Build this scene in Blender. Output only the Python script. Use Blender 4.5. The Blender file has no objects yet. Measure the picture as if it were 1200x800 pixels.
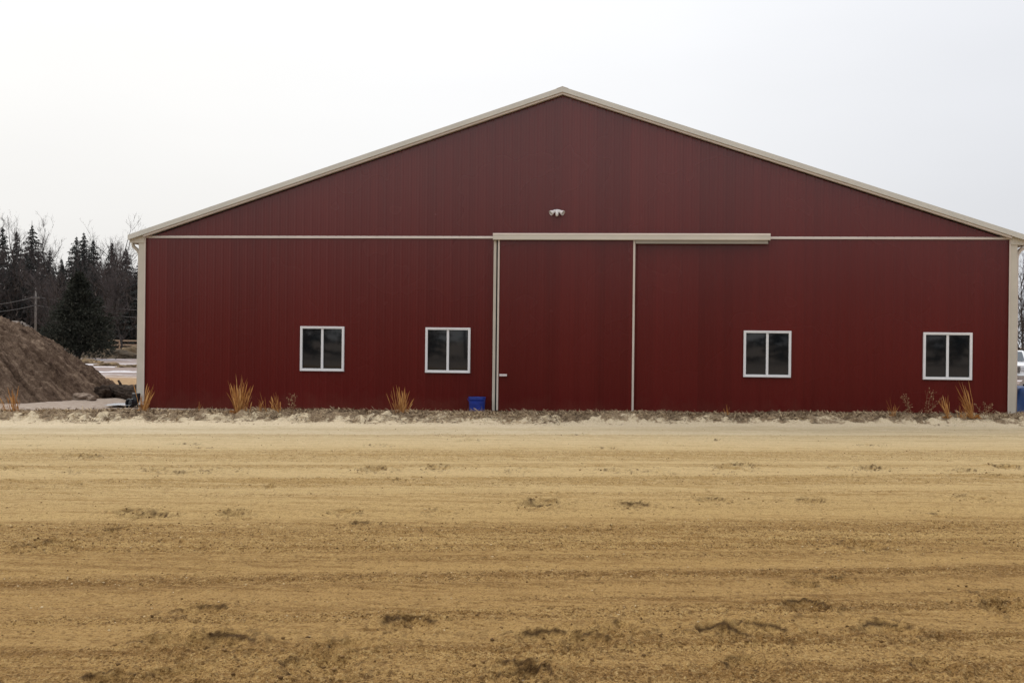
import bpy, math, random
import numpy as np
from mathutils import Vector, Matrix, noise as mnoise

sc = bpy.context.scene
COL = sc.collection
R = math.radians
rng = np.random.default_rng(7)
random.seed(7)

# ------------------------------------------------------------------ camera
F = 1290.0
CAM = np.array([1.6, -29.55, 1.9])
yaw, roll = R(5.6), R(0.63)
fw = np.array([-math.sin(yaw), math.cos(yaw), 0.0])
r0 = np.array([math.cos(yaw), math.sin(yaw), 0.0]); u0 = np.array([0, 0, 1.0])
rt = r0*math.cos(roll)+u0*math.sin(roll); up = u0*math.cos(roll)-r0*math.sin(roll)
cd = bpy.data.cameras.new('camera'); cam = bpy.data.objects.new('camera', cd); COL.objects.link(cam)
cd.sensor_width = 36; cd.lens = F/1200*36; cd.clip_end = 6000; cd.clip_start = 0.05
cam.matrix_world = Matrix(((rt[0], up[0], -fw[0], CAM[0]), (rt[1], up[1], -fw[1], CAM[1]), (rt[2], up[2], -fw[2], CAM[2]), (0, 0, 0, 1)))
sc.camera = cam

def ray(px, py): return fw+(px-600)/F*rt-(py-400)/F*up
def at(px, py, depth):
    p = CAM+depth*ray(px, py); return Vector(p)
def foot(px, depth, z=0.0):
    p = CAM+depth*ray(px, 400); return Vector((p[0], p[1], z))

# ------------------------------------------------------------------ noise
def _h(ix, iy, seed):
    n = (ix.astype(np.int64)*374761393+iy.astype(np.int64)*668265263+seed*1442695041) & 0xffffffff
    n = ((n ^ (n >> 13))*1274126177) & 0xffffffff
    return ((n ^ (n >> 16)) & 0xffff)/65535.0
def vn(x, y, seed=0):
    x = np.asarray(x, float); y = np.asarray(y, float)
    x, y = np.broadcast_arrays(x, y)
    ix = np.floor(x); iy = np.floor(y); fx = x-ix; fy = y-iy
    fx = fx*fx*(3-2*fx); fy = fy*fy*(3-2*fy)
    a = _h(ix, iy, seed); b = _h(ix+1, iy, seed); c = _h(ix, iy+1, seed); d = _h(ix+1, iy+1, seed)
    return (a+(b-a)*fx+(c-a)*fy+(a-b-c+d)*fx*fy)*2-1
def fbm(x, y, o=4, seed=0):
    s = 0; a = 1; t = 0
    for k in range(o):
        s = s+a*vn(x*2**k+17.3*k, y*2**k-9.1*k, seed+k); t += a; a *= .5
    return s/t
def sstep(a, b, x):
    t = np.clip((x-a)/(b-a), 0, 1); return t*t*(3-2*t)

# ------------------------------------------------------------------ materials
def nodes(name):
    m = bpy.data.materials.new(name); m.use_nodes = True
    nt = m.node_tree; nt.nodes.clear()
    out = nt.nodes.new('ShaderNodeOutputMaterial'); b = nt.nodes.new('ShaderNodeBsdfPrincipled')
    nt.links.new(b.outputs[0], out.inputs[0])
    return m, nt, b
def N(nt, typ, **kw):
    n = nt.nodes.new(typ)
    for k, v in kw.items():
        if k in n.inputs: n.inputs[k].default_value = v
        else: setattr(n, k, v)
    return n
def ramp(nt, fac, stops):
    n = nt.nodes.new('ShaderNodeValToRGB'); e = n.color_ramp.elements
    while len(e) < len(stops): e.new(0.5)
    for i, (p, c) in enumerate(stops):
        e[i].position = p; e[i].color = (*c, 1) if len(c) == 3 else c
    nt.links.new(fac, n.inputs[0]); return n.outputs[0]
def mixc(nt, fac, a, b, mode='MIX'):
    n = nt.nodes.new('ShaderNodeMix'); n.data_type = 'RGBA'; n.blend_type = mode; n.clamp_factor = True
    for sock, v in ((n.inputs[0], fac), (n.inputs[6], a), (n.inputs[7], b)):
        if isinstance(v, (int, float)): sock.default_value = v
        elif isinstance(v, tuple): sock.default_value = (*v, 1)
        else: nt.links.new(v, sock)
    return n.outputs[2]
def math_(nt, op, a, b=0.0, c=None, clamp=False):
    n = nt.nodes.new('ShaderNodeMath'); n.operation = op; n.use_clamp = clamp
    for i, v in enumerate((a, b) if c is None else (a, b, c)):
        if isinstance(v, (int, float)): n.inputs[i].default_value = v
        else: nt.links.new(v, n.inputs[i])
    return n.outputs[0]
def coords(nt, scale=(1, 1, 1), rotz=0.0, obj=True):
    if obj:
        src = nt.nodes.new('ShaderNodeTexCoord').outputs['Object']
    else:
        src = nt.nodes.new('ShaderNodeNewGeometry').outputs['Position']
    mp = nt.nodes.new('ShaderNodeMapping'); mp.inputs['Scale'].default_value = scale
    mp.inputs['Rotation'].default_value = (0, 0, rotz)
    mp.vector_type = 'POINT'
    nt.links.new(src, mp.inputs[0]); return mp.outputs[0]
def noise_(nt, vec, scale, detail=4, rough=.55):
    n = nt.nodes.new('ShaderNodeTexNoise'); n.inputs['Scale'].default_value = scale
    n.inputs['Detail'].default_value = detail; n.inputs['Roughness'].default_value = rough
    nt.links.new(vec, n.inputs['Vector']); return n.outputs['Fac']
def bump(nt, b, h, strength=.5, dist=.01):
    n = nt.nodes.new('ShaderNodeBump'); n.inputs['Strength'].default_value = strength; n.inputs['Distance'].default_value = dist
    nt.links.new(h, n.inputs['Height']); nt.links.new(n.outputs[0], b.inputs['Normal'])
def attr(nt, name):
    n = nt.nodes.new('ShaderNodeAttribute'); n.attribute_name = name; return n.outputs['Fac']

def simple(name, c, rough=.6, var=.15, scale=6., bmp=0., bscale=60., metallic=0., stretch=(1, 1, 1), spec=.5):
    m, nt, b = nodes(name)
    v = coords(nt, stretch)
    n = noise_(nt, v, scale, 5)
    d = tuple(x*(1-var) for x in c); l = tuple(min(1, x*(1+var)) for x in c)
    nt.links.new(ramp(nt, n, [(.3, d), (.7, l)]), b.inputs['Base Color'])
    b.inputs['Roughness'].default_value = rough; b.inputs['Metallic'].default_value = metallic
    b.inputs['Specular IOR Level'].default_value = spec
    if bmp: bump(nt, b, noise_(nt, coords(nt, stretch), bscale, 4), bmp, .01)
    return m

def metal_siding(name, c):
    m, nt, b = nodes(name)
    v = coords(nt, (1, 1, 1))
    big = noise_(nt, v, .35, 3)
    streak = noise_(nt, coords(nt, (4.4, 4.4, .05)), 1.0, 3)
    sp = N(nt, 'ShaderNodeSeparateXYZ'); nt.links.new(v, sp.inputs[0])
    # sheets 0.914 m wide, each a hair different
    fl = math_(nt, 'FLOOR', math_(nt, 'DIVIDE', sp.outputs[0], .9144))
    wn = N(nt, 'ShaderNodeTexWhiteNoise', noise_dimensions='1D'); nt.links.new(fl, wn.inputs['W'])
    f = math_(nt, 'ADD', math_(nt, 'MULTIPLY', streak, .55), math_(nt, 'MULTIPLY', wn.outputs[0], .25))
    f = math_(nt, 'ADD', f, math_(nt, 'MULTIPLY', big, .3))
    base = ramp(nt, f, [(.3, tuple(x*.84 for x in c)), (.75, tuple(x*1.14 for x in c))])
    # splashed soil near the ground
    low = math_(nt, 'SUBTRACT', math_(nt, 'MULTIPLY', noise_(nt, v, 3., 5), 1.0), math_(nt, 'MULTIPLY', sp.outputs[2], 1.1))
    low = math_(nt, 'MULTIPLY', low, .25, clamp=True)
    base = mixc(nt, low, base, (.16, .09, .06))
    nt.links.new(base, b.inputs['Base Color'])
    rr = math_(nt, 'ADD', .20, math_(nt, 'MULTIPLY', big, .14))
    nt.links.new(rr, b.inputs['Roughness'])
    # sky sheen set by height in the paint: weak below, strong at the gable
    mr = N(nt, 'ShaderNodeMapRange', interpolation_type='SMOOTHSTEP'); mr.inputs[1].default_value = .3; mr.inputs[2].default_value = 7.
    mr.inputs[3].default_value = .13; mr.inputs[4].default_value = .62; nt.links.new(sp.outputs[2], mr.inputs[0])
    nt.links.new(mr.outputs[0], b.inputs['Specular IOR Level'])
    # slight oil-canning of thin sheet
    bump(nt, b, noise_(nt, coords(nt, (2.2, 1, .5)), 1.3, 1), .10, .010)
    return m

M = {}
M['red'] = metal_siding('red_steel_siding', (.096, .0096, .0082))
M['tan'] = simple('tan_trim_paint', (.49, .45, .385), .45, .08, 1.5)
M['tan_light'] = simple('tan_trim_light', (.56, .49, .435), .4, .07, 1.5)
M['tan_lit'] = simple('tan_trim_lit', (.78, .70, .64), .35, .05, 1.5)
M['rail'] = simple('rail_cover_paint', (.58, .54, .47), .4, .06, 1.2)
M['rake'] = simple('rake_trim_paint', (.56, .54, .49), .4, .06, 1.2)
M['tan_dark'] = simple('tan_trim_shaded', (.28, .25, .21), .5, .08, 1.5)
M['white'] = simple('white_vinyl', (.72, .72, .74), .4, .05, 3)
M['roof'] = simple('roof_metal', (.35, .33, .30), .4, .1, 1)
M['rubber'] = simple('dark_seal', (.012, .016, .014), .7, .2, 8)
M['lamp'] = simple('lamp_plastic', (.66, .63, .63), .4, .08, 12)
M['lens'] = simple('lamp_lens', (.12, .12, .13), .15, .1, 20)
M['blue'] = simple('blue_plastic', (.006, .028, .25), .5, .25, 7, .15, 40)
M['black'] = simple('black_plastic', (.008, .009, .011), .35, .3, 9)
M['steel'] = simple('galvanised_steel', (.45, .45, .46), .4, .15, 20, metallic=.8)
M['handle'] = simple('handle_metal', (.66, .60, .60), .35, .1, 20)

def glass(name):
    m, nt, b = nodes(name)
    v = coords(nt)
    n = noise_(nt, v, 2.2, 3)
    nt.links.new(ramp(nt, n, [(.35, (.006, .008, .010)), (.7, (.013, .012, .012))]), b.inputs['Base Color'])
    b.inputs['Roughness'].default_value = .03
    b.inputs['Specular IOR Level'].default_value = .62
    bump(nt, b, noise_(nt, v, 1.1, 1), .05, .012)
    return m
M['glass'] = glass('dark_window_glass')

E12 = R(12.3)                       # the track runs at this angle to the barn front
ES = np.array([math.cos(E12), math.sin(E12)]); ET = np.array([-math.sin(E12), math.cos(E12)])
_f = CAM+ (1.9*F/99.0)*ray(600, 499); P0 = np.array([_f[0], _f[1]])    # foot of the bank, frame centre
def st_of(x, y): return (x-P0[0])*ES[0]+(y-P0[1])*ES[1], (x-P0[0])*ET[0]+(y-P0[1])*ET[1]
def xy_of(s, t): return P0[0]+s*ES[0]+t*ET[0], P0[1]+s*ES[1]+t*ET[1]

def sand_material():
    m, nt, b = nodes('harrowed_sand')
    tone = attr(nt, 'tone'); clod = attr(nt, 'clod'); wet_glare = attr(nt, 'wet_glare'); hoof = attr(nt, 'hoof')
    vs = coords(nt, (1, 1, 1), -E12)
    sx = noise_(nt, coords(nt, (.22, 5.5, 1), -E12), 1.0, 5, .6)
    grit = noise_(nt, coords(nt, (1, .9, 1), -E12), 60., 3, .7)
    lumps = noise_(nt, coords(nt, (1, .7, 1), -E12), 21., 4, .7)
    patch = noise_(nt, coords(nt, (.8, 1, 1), -E12), 5.5, 5, .7)
    fine = noise_(nt, coords(nt, (.45, 2.2, 1), -E12), 16., 5, .75)
    dry = ramp(nt, wet_glare, [(0, (.68, .575, .40)), (.10, (.68, .545, .325)), (.43, (.645, .470, .232)), (.78, (.53, .345, .130)), (1, (.435, .262, .093))])
    dark = ramp(nt, wet_glare, [(0, (.58, .465, .29)), (.10, (.54, .40, .22)), (.43, (.46, .300, .114)), (.78, (.325, .184, .058)), (1, (.235, .124, .037))])
    f = math_(nt, 'ADD', math_(nt, 'MULTIPLY', tone, .8), math_(nt, 'MULTIPLY', math_(nt, 'SUBTRACT', sx, .5), 1.9))
    sl = noise_(nt, coords(nt, (.30, 15., 1), -E12), 1.0, 4, .6)
    f = math_(nt, 'ADD', f, math_(nt, 'MULTIPLY', math_(nt, 'SUBTRACT', sl, .5), 2.4))
    f = math_(nt, 'ADD', f, math_(nt, 'MULTIPLY', math_(nt, 'SUBTRACT', fine, .5), 2.0))
    f = math_(nt, 'ADD', f, math_(nt, 'MULTIPLY', math_(nt, 'SUBTRACT', patch, .5), 2.0))
    f = math_(nt, 'ADD', f, math_(nt, 'MULTIPLY', clod, .25))
    f = math_(nt, 'ADD', f, .22, clamp=True)
    c = mixc(nt, f, dry, dark)
    cf = math_(nt, 'ADD', .62, math_(nt, 'MULTIPLY', clod, .45))
    cf = math_(nt, 'MULTIPLY', cf, math_(nt, 'ADD', .22, math_(nt, 'MULTIPLY', wet_glare, 1.1), clamp=True))
    # damp crumbs and pale dry grit left loose by the harrow
    for nz, th, k, amt in ((grit, .535, 12., .92), (lumps, .55, 10., .80)):
        g = math_(nt, 'MULTIPLY', math_(nt, 'SUBTRACT', nz, th), k, clamp=True)
        c = mixc(nt, math_(nt, 'MULTIPLY', math_(nt, 'MULTIPLY', g, cf), amt), c, (.120, .060, .018))
    for nz, th, k, amt in ((grit, .44, 11., .60), (lumps, .43, 9., .42)):
        g = math_(nt, 'MULTIPLY', math_(nt, 'SUBTRACT', th, nz), k, clamp=True)
        c = mixc(nt, math_(nt, 'MULTIPLY', math_(nt, 'MULTIPLY', g, cf), amt), c, (.62, .44, .20))
    c = mixc(nt, math_(nt, 'MULTIPLY', hoof, .92), c, (.070, .036, .013))
    nt.links.new(c, b.inputs['Base Color'])
    b.inputs['Roughness'].default_value = .95; b.inputs['Specular IOR Level'].default_value = .15
    hh = math_(nt, 'SUBTRACT', math_(nt, 'MULTIPLY', fine, .6), math_(nt, 'ADD', math_(nt, 'MULTIPLY', grit, 1.0), math_(nt, 'MULTIPLY', lumps, 1.6)))
    bump(nt, b, hh, 1.0, .034)
    return m
M['sand'] = sand_material()

def bank_material():
    m, nt, b = nodes('sandy_bank')
    turf = attr(nt, 'turf')
    v = coords(nt)
    n1 = noise_(nt, v, 14., 5, .65); n2 = noise_(nt, v, 48., 4, .6)
    sand = ramp(nt, n2, [(.3, (.38, .29, .175)), (.5, (.57, .47, .32)), (.75, (.68, .59, .44))])
    sod = ramp(nt, n1, [(.28, (.055, .038, .024)), (.46, (.165, .115, .072)), (.60, (.30, .222, .138)), (.76, (.46, .36, .23))])
    f = math_(nt, 'ADD', turf, math_(nt, 'MULTIPLY', math_(nt, 'SUBTRACT', n1, .5), 1.6))
    f = math_(nt, 'MULTIPLY', math_(nt, 'SUBTRACT', f, .38), 4., clamp=True)
    nt.links.new(mixc(nt, f, sand, sod), b.inputs['Base Color'])
    b.inputs['Roughness'].default_value = .97; b.inputs['Specular IOR Level'].default_value = .1
    bump(nt, b, math_(nt, 'ADD', n1, n2), .8, .03)
    return m
M['bank'] = bank_material()

def ground_material():
    m, nt, b = nodes('yard_soil')
    pos = coords(nt, (1, 1, 1), 0, obj=False)
    sp = N(nt, 'ShaderNodeSeparateXYZ'); nt.links.new(pos, sp.inputs[0])
    lo = noise_(nt, coords(nt, (.06, .16, 1), 0, False), 1., 5, .65)
    md = noise_(nt, coords(nt, (.35, .55, 1), 0, False), 1., 6, .7)
    hi = noise_(nt, coords(nt, (1, 1, 1), 0, False), 5., 6, .7)
    wide = noise_(nt, coords(nt, (1, 1, 1), 0, False), .012, 3, .5)
    mud = ramp(nt, hi, [(.3, (.21, .16, .125)), (.55, (.35, .285, .235)), (.75, (.45, .39, .33))])
    straw = ramp(nt, hi, [(.3, (.17, .105, .055)), (.5, (.33, .21, .11)), (.72, (.48, .34, .19))])
    dirt = ramp(nt, hi, [(.3, (.09, .065, .05)), (.7, (.20, .15, .11))])
    snow = (.66, .65, .68)
    y = sp.outputs[1]
    def band(a, bb, c, d):
        up_ = N(nt, 'ShaderNodeMapRange', interpolation_type='SMOOTHSTEP'); up_.inputs[1].default_value = a; up_.inputs[2].default_value = bb
        dn = N(nt, 'ShaderNodeMapRange', interpolation_type='SMOOTHSTEP'); dn.inputs[1].default_value = c; dn.inputs[2].default_value = d
        dn.inputs[3].default_value = 1; dn.inputs[4].default_value = 0
        wob = math_(nt, 'ADD', y, math_(nt, 'MULTIPLY', math_(nt, 'SUBTRACT', md, .5), 9.))
        nt.links.new(wob, up_.inputs[0]); nt.links.new(wob, dn.inputs[0])
        return math_(nt, 'MULTIPLY', up_.outputs[0], dn.outputs[0])
    c = mixc(nt, band(5.5, 9.5, 21, 25), mud, straw)
    far = band(18, 24, 5000, 5001)
    md2 = noise_(nt, coords(nt, (.16, .30, 1), 0, False), 1., 6, .72)
    snf = math_(nt, 'MULTIPLY', math_(nt, 'SUBTRACT', md2, .50), 9., clamp=True)
    yardmix = mixc(nt, snf, mixc(nt, md, (.13, .09, .078), (.36, .29, .26)), snow)
    c = mixc(nt, far, c, yardmix)
    c = mixc(nt, band(66, 72, 5000, 5001), c, straw)
    field = mixc(nt, wide, straw, dirt)
    c = mixc(nt, band(120, 150, 9000, 9001), c, field)
    nt.links.new(c, b.inputs['Base Color'])
    b.inputs['Roughness'].default_value = .95; b.inputs['Specular IOR Level'].default_value = .15
    bump(nt, b, math_(nt, 'ADD', hi, math_(nt, 'MULTIPLY', md, 2.)), .7, .06)
    return m
M['ground'] = ground_material()

def soil(name, a, b_, c_, sc1=3., st=(1, 1, 1), bs=.9, bd=.06):
    m, nt, b = nodes(name)
    v = coords(nt, st); n = noise_(nt, v, sc1, 7, .68); n2 = noise_(nt, coords(nt), sc1*5, 5, .65)
    f = math_(nt, 'ADD', math_(nt, 'MULTIPLY', n, .65), math_(nt, 'MULTIPLY', n2, .35))
    nt.links.new(ramp(nt, f, [(.32, a), (.5, b_), (.66, c_)]), b.inputs['Base Color'])
    b.inputs['Roughness'].default_value = .97; b.inputs['Specular IOR Level'].default_value = .1
    bump(nt, b, f, bs, bd); return m
M['pile'] = soil('stockpiled_soil', (.026, .017, .012), (.098, .068, .050), (.225, .165, .122), 3.6)
def pile_material():
    m, nt, b = nodes('stockpiled_soil')
    v = coords(nt); n1 = noise_(nt, v, 4., 6, .7); n2 = noise_(nt, v, 22., 5, .7); st = attr(nt, 'streak')
    f = math_(nt, 'ADD', math_(nt, 'MULTIPLY', n1, .30), math_(nt, 'ADD', math_(nt, 'MULTIPLY', n2, .42), math_(nt, 'MULTIPLY', st, .30)))
    nt.links.new(ramp(nt, f, [(.36, (.034, .021, .014)), (.48, (.100, .066, .045)), (.56, (.155, .107, .075)), (.68, (.30, .22, .155))]), b.inputs['Base Color'])
    b.inputs['Roughness'].default_value = .97; b.inputs['Specular IOR Level'].default_value = .1
    bump(nt, b, f, 1., .09); return m
M['pile'] = pile_material()
M['mound'] = soil('dark_earth', (.035, .028, .02), (.075, .058, .04), (.17, .12, .07), .8)
M['tanearth'] = soil('tan_weedy_earth', (.06, .045, .03), (.16, .115, .07), (.32, .23, .13), 1.5)
M['rock'] = soil('fieldstone', (.12, .085, .065), (.22, .165, .125), (.33, .27, .22), 3.)
M['bark'] = soil('log_bark', (.012, .009, .007), (.036, .025, .019), (.095, .068, .050), 3., (1, 1, 1), .9, .05)
M['cutwood'] = soil('cut_wood', (.02, .014, .01), (.05, .035, .025), (.11, .08, .055), 5.)
M['trunk'] = soil('tree_bark', (.026, .023, .022), (.055, .048, .046), (.11, .098, .092), 1.5)
M['oldwood'] = soil('weathered_wood', (.20, .15, .11), (.33, .25, .19), (.45, .36, .27), 3., (1, 1, 6), .4, .01)
M['greypole'] = soil('grey_pole_wood', (.09, .08, .075), (.15, .135, .125), (.22, .20, .185), 3., (1, 1, .3), .3, .01)
M['wire'] = simple('wire_sheath', (.12, .12, .125), .6, .1, 3)
M['pale_post'] = soil('pale_post_wood', (.30, .25, .21), (.42, .36, .31), (.52, .46, .40), 3., (1, 1, 1), .3, .01)

def veg(name, cols, rough=.9):
    m, nt, b = nodes(name)
    t = attr(nt, 'tone')
    nt.links.new(ramp(nt, t, [(i/(len(cols)-1), c) for i, c in enumerate(cols)]), b.inputs['Base Color'])
    b.inputs['Roughness'].default_value = rough; b.inputs['Specular IOR Level'].default_value = .15
    return m
M['spruce'] = veg('spruce_needles', [(.020, .024, .024), (.038, .042, .040), (.066, .068, .063)])  # needle tones lifted to stand for distance haze
M['cedar'] = veg('cedar_foliage', [(.012, .014, .011), (.030, .032, .024), (.062, .060, .045)])
M['twig'] = veg('bare_twigs', [(.03, .026, .027), (.068, .056, .055), (.14, .115, .108)])
M['brush'] = veg('brush_twigs', [(.014, .013, .013), (.040, .034, .032), (.10, .078, .066)])
M['straw'] = veg('dead_grass', [(.070, .046, .029), (.20, .140, .090), (.40, .295, .178), (.60, .48, .30)])
M['sedge'] = veg('broomsedge', [(.20, .080, .023), (.45, .220, .072), (.67, .42, .18)])
M['weed'] = veg('dry_weed', [(.12, .065, .04), (.26, .15, .08), (.46, .33, .2)])
M['clod'] = veg('sand_clods', [(.10, .055, .020), (.19, .11, .042), (.36, .24, .11), (.6, .46, .27)])

# ------------------------------------------------------------------ objects
def tag(o, label=None, cat=None, group=None, kind=None):
    if label: o['label'] = label
    if cat: o['category'] = cat
    if group: o['group'] = group
    if kind: o['kind'] = kind
    return o
def empty(name, loc, label, cat, group=None, rz=0):
    o = bpy.data.objects.new(name, None); COL.objects.link(o); o.location = loc; o.rotation_euler.z = rz
    o.empty_display_size = .3
    return tag(o, label, cat, group)
def from_np(name, V, Fc, mat, parent=None, smooth=False, attrs=None):
    """V (n,3); Fc list of faces or (m,k) array; attrs: per-vertex float arrays"""
    me = bpy.data.meshes.new(name)
    if isinstance(Fc, np.ndarray):
        k = Fc.shape[1]
        me.vertices.add(len(V)); me.vertices.foreach_set('co', np.asarray(V, np.float32).ravel())
        me.loops.add(Fc.size); me.loops.foreach_set('vertex_index', Fc.astype(np.int32).ravel())
        me.polygons.add(len(Fc)); me.polygons.foreach_set('loop_start', np.arange(0, Fc.size, k, dtype=np.int32))
        me.polygons.foreach_set('loop_total', np.full(len(Fc), k, np.int32))
        me.update(calc_edges=True); me.validate()
    else:
        me.from_pydata([tuple(v) for v in V], [], Fc); me.update()
    if smooth: me.polygons.foreach_set('use_smooth', np.ones(len(me.polygons), bool))
    if attrs:
        for an, av in attrs.items():
            a = me.attributes.new(an, 'FLOAT', 'POINT'); a.data.foreach_set('value', np.asarray(av, np.float32))
    me.materials.append(mat)
    o = bpy.data.objects.new(name, me); COL.objects.link(o)
    if parent: o.parent = parent
    return o

class MB:
    def __init__(s): s.v = []; s.f = []; s.a = []
    def add(s, vs, fs, tone=.5):
        n = len(s.v); s.v += [tuple(v) for v in vs]; s.f += [tuple(i+n for i in f) for f in fs]; s.a += [tone]*len(vs)
        return s
    def box(s, x0, x1, y0, y1, z0, z1):
        return s.add([(x0, y0, z0), (x1, y0, z0), (x1, y1, z0), (x0, y1, z0), (x0, y0, z1), (x1, y0, z1), (x1, y1, z1), (x0, y1, z1)],
                     [(0, 3, 2, 1), (4, 5, 6, 7), (0, 1, 5, 4), (1, 2, 6, 5), (2, 3, 7, 6), (3, 0, 4, 7)])
    def prism(s, poly, y0, y1):
        """polygon in x-z swept along y"""
        n = len(poly)
        vs = [(x, y0, z) for x, z in poly]+[(x, y1, z) for x, z in poly]
        fs = [tuple(range(n)), tuple(range(2*n-1, n-1, -1))]+[(i, i+n, (i+1) % n+n, (i+1) % n) for i in range(n)]
        return s.add(vs, fs)
    def prism_x(s, poly, x0, x1):
        n = len(poly)
        vs = [(x0, y, z) for y, z in poly]+[(x1, y, z) for y, z in poly]
        fs = [tuple(range(n-1, -1, -1)), tuple(range(n, 2*n))]+[(i, (i+1) % n, (i+1) % n+n, i+n) for i in range(n)]
        return s.add(vs, fs)
    def tube(s, pts, rad, n=8, cap=True, tone=.5):
        pts = [Vector(p) for p in pts]
        if not isinstance(rad, (list, tuple)): rad = [rad]*len(pts)
        vs = []; fs = []
        prev = None
        for i, p in enumerate(pts):
            d = (pts[min(i+1, len(pts)-1)]-pts[max(i-1, 0)]).normalized()
            if prev is None: a = d.orthogonal().normalized()
            else:
                a = prev-d*prev.dot(d); a = a.normalized() if a.length > 1e-6 else d.orthogonal().normalized()
            prev = a; b = d.cross(a)
            for k in range(n):
                th = 2*math.pi*k/n; vs.append(p+(a*math.cos(th)+b*math.sin(th))*rad[i])
        for i in range(len(pts)-1):
            for k in range(n):
                fs.append((i*n+k, i*n+(k+1) % n, (i+1)*n+(k+1) % n, (i+1)*n+k))
        if cap: fs += [tuple(range(n-1, -1, -1)), tuple(range((len(pts)-1)*n, len(pts)*n))]
        return s.add(vs, fs, tone)
    def lathe(s, prof, n=24, M4=None):
        vs = []; fs = []
        for r, z in prof:
            for k in range(n):
                th = 2*math.pi*k/n; v = Vector((r*math.cos(th), r*math.sin(th), z)); vs.append(M4 @ v if M4 else v)
        for i in range(len(prof)-1):
            for k in range(n):
                fs.append((i*n+k, i*n+(k+1) % n, (i+1)*n+(k+1) % n, (i+1)*n+k))
        return s.add(vs, fs)
    def build(s, name, mat, parent=None, smooth=False, bevel=0.):
        o = from_np(name, s.v, s.f, mat, parent, smooth, {'tone': s.a})
        if bevel:
            b = o.modifiers.new('bevel', 'BEVEL'); b.width = bevel; b.segments = 2; b.limit_method = 'ANGLE'; b.angle_limit = R(40)
        return o

# ------------------------------------------------------------------ world, sun
w = bpy.data.worlds.new('World'); sc.world = w; w.use_nodes = True
nt = w.node_tree; nt.nodes.clear()
SUN_AZ, SUN_EL = R(-50), R(42)
sky = nt.nodes.new('ShaderNodeTexSky'); sky.sky_type = 'NISHITA'; sky.sun_disc = False
sky.sun_elevation = SUN_EL; sky.sun_rotation = SUN_AZ; sky.air_density = 1.2; sky.dust_density = 5.; sky.ozone_density = 1.
tc = nt.nodes.new('ShaderNodeTexCoord'); sx = nt.nodes.new('ShaderNodeSeparateXYZ'); nt.links.new(tc.outputs['Generated'], sx.inputs[0])
mp = nt.nodes.new('ShaderNodeMapping'); mp.inputs['Scale'].default_value = (1, 1, 3.2); nt.links.new(tc.outputs['Generated'], mp.inputs[0])
cl = noise_(nt, mp.outputs[0], 1.7, 5, .5)
# overcast layer: dim at the horizon, bright overhead and towards the veiled sun on the left
zc = math_(nt, 'MAXIMUM', sx.outputs[2], 0.0)
lum = math_(nt, 'ADD', math_(nt, 'MULTIPLY', zc, 5.0), math_(nt, 'ADD', 8.55, math_(nt, 'MULTIPLY', math_(nt, 'MULTIPLY', zc, zc), 5.5)))
side = math_(nt, 'MULTIPLY', math_(nt, 'MAXIMUM', math_(nt, 'SUBTRACT', sx.outputs[0], .04), 0.0), -4.2)
val = math_(nt, 'ADD', math_(nt, 'ADD', lum, side), math_(nt, 'MULTIPLY', math_(nt, 'SUBTRACT', cl, .5), 1.6))
rightness = nt.nodes.new('ShaderNodeMapRange'); rightness.inputs[1].default_value = -.35; rightness.inputs[2].default_value = .45
nt.links.new(sx.outputs[0], rightness.inputs[0])
tint = mixc(nt, rightness.outputs[0], (1.0, .995, .985), (.955, .975, 1.03))
vm = nt.nodes.new('ShaderNodeVectorMath'); vm.operation = 'SCALE'; nt.links.new(tint, vm.inputs[0]); nt.links.new(val, vm.inputs['Scale'])
skyc = mixc(nt, .93, sky.outputs[0], vm.outputs[0])
bg = nt.nodes.new('ShaderNodeBackground'); bg.inputs['Strength'].default_value = .1; nt.links.new(skyc, bg.inputs[0])
wo = nt.nodes.new('ShaderNodeOutputWorld'); nt.links.new(bg.outputs[0], wo.inputs[0])
sd = bpy.data.lights.new('sun', 'SUN'); sd.energy = 1.1; sd.angle = R(16); sd.color = (1, .95, .87)
so = bpy.data.objects.new('sun', sd); COL.objects.link(so)
tos = Vector((math.sin(SUN_AZ)*math.cos(SUN_EL), math.cos(SUN_AZ)*math.cos(SUN_EL), math.sin(SUN_EL)))
so.rotation_euler = (-tos).to_track_quat('-Z', 'Y').to_euler(); so.location = tos*50
sc.view_settings.view_transform = 'Standard'; sc.view_settings.look = 'None'; sc.view_settings.exposure = 0

# ------------------------------------------------------------------ ground
def ground_h(x, y):
    s, t = st_of(x, y)
    h = .05*fbm(x*.25, y*.25, 3, 50)+.03*fbm(x*1.3, y*1.3, 3, 51)
    k = sstep(3.0, 5.5, t)                # flat under the track and the bank
    h = h*k-.07*(1-k)
    inb = sstep(-12.6, -12.1, x)*(1-sstep(12.1, 12.6, x))*sstep(-1.2, -.2, y)*(1-sstep(40, 41, y))
    return h*(1-inb)-.06*inb
def make_ground():
    def axis(c0, c1, step, reach, g=1.22):
        a = list(np.arange(c0, c1+step/2, step)); st = step; lo, hi = [], []
        p = c0
        while p > -reach: st *= g; p -= st; lo.append(p)
        st = step; p = c1
        while p < reach: st *= g; p += st; hi.append(p)
        return np.array(lo[::-1]+a+hi)
    X = axis(-32, 22, .4, 2600); Y = axis(-8, 70, .4, 2600)
    gx, gy = np.meshgrid(X, Y); z = ground_h(gx, gy)
    n, m_ = gx.shape; idx = np.arange(n*m_).reshape(n, m_)
    Fq = np.stack([idx[:-1, :-1], idx[:-1, 1:], idx[1:, 1:], idx[1:, :-1]], -1).reshape(-1, 4)
    o = from_np('ground', np.stack([gx, gy, z], -1).reshape(-1, 3), Fq, M['ground'], None, True)
    tag(o, kind='structure')
make_ground()

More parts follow.
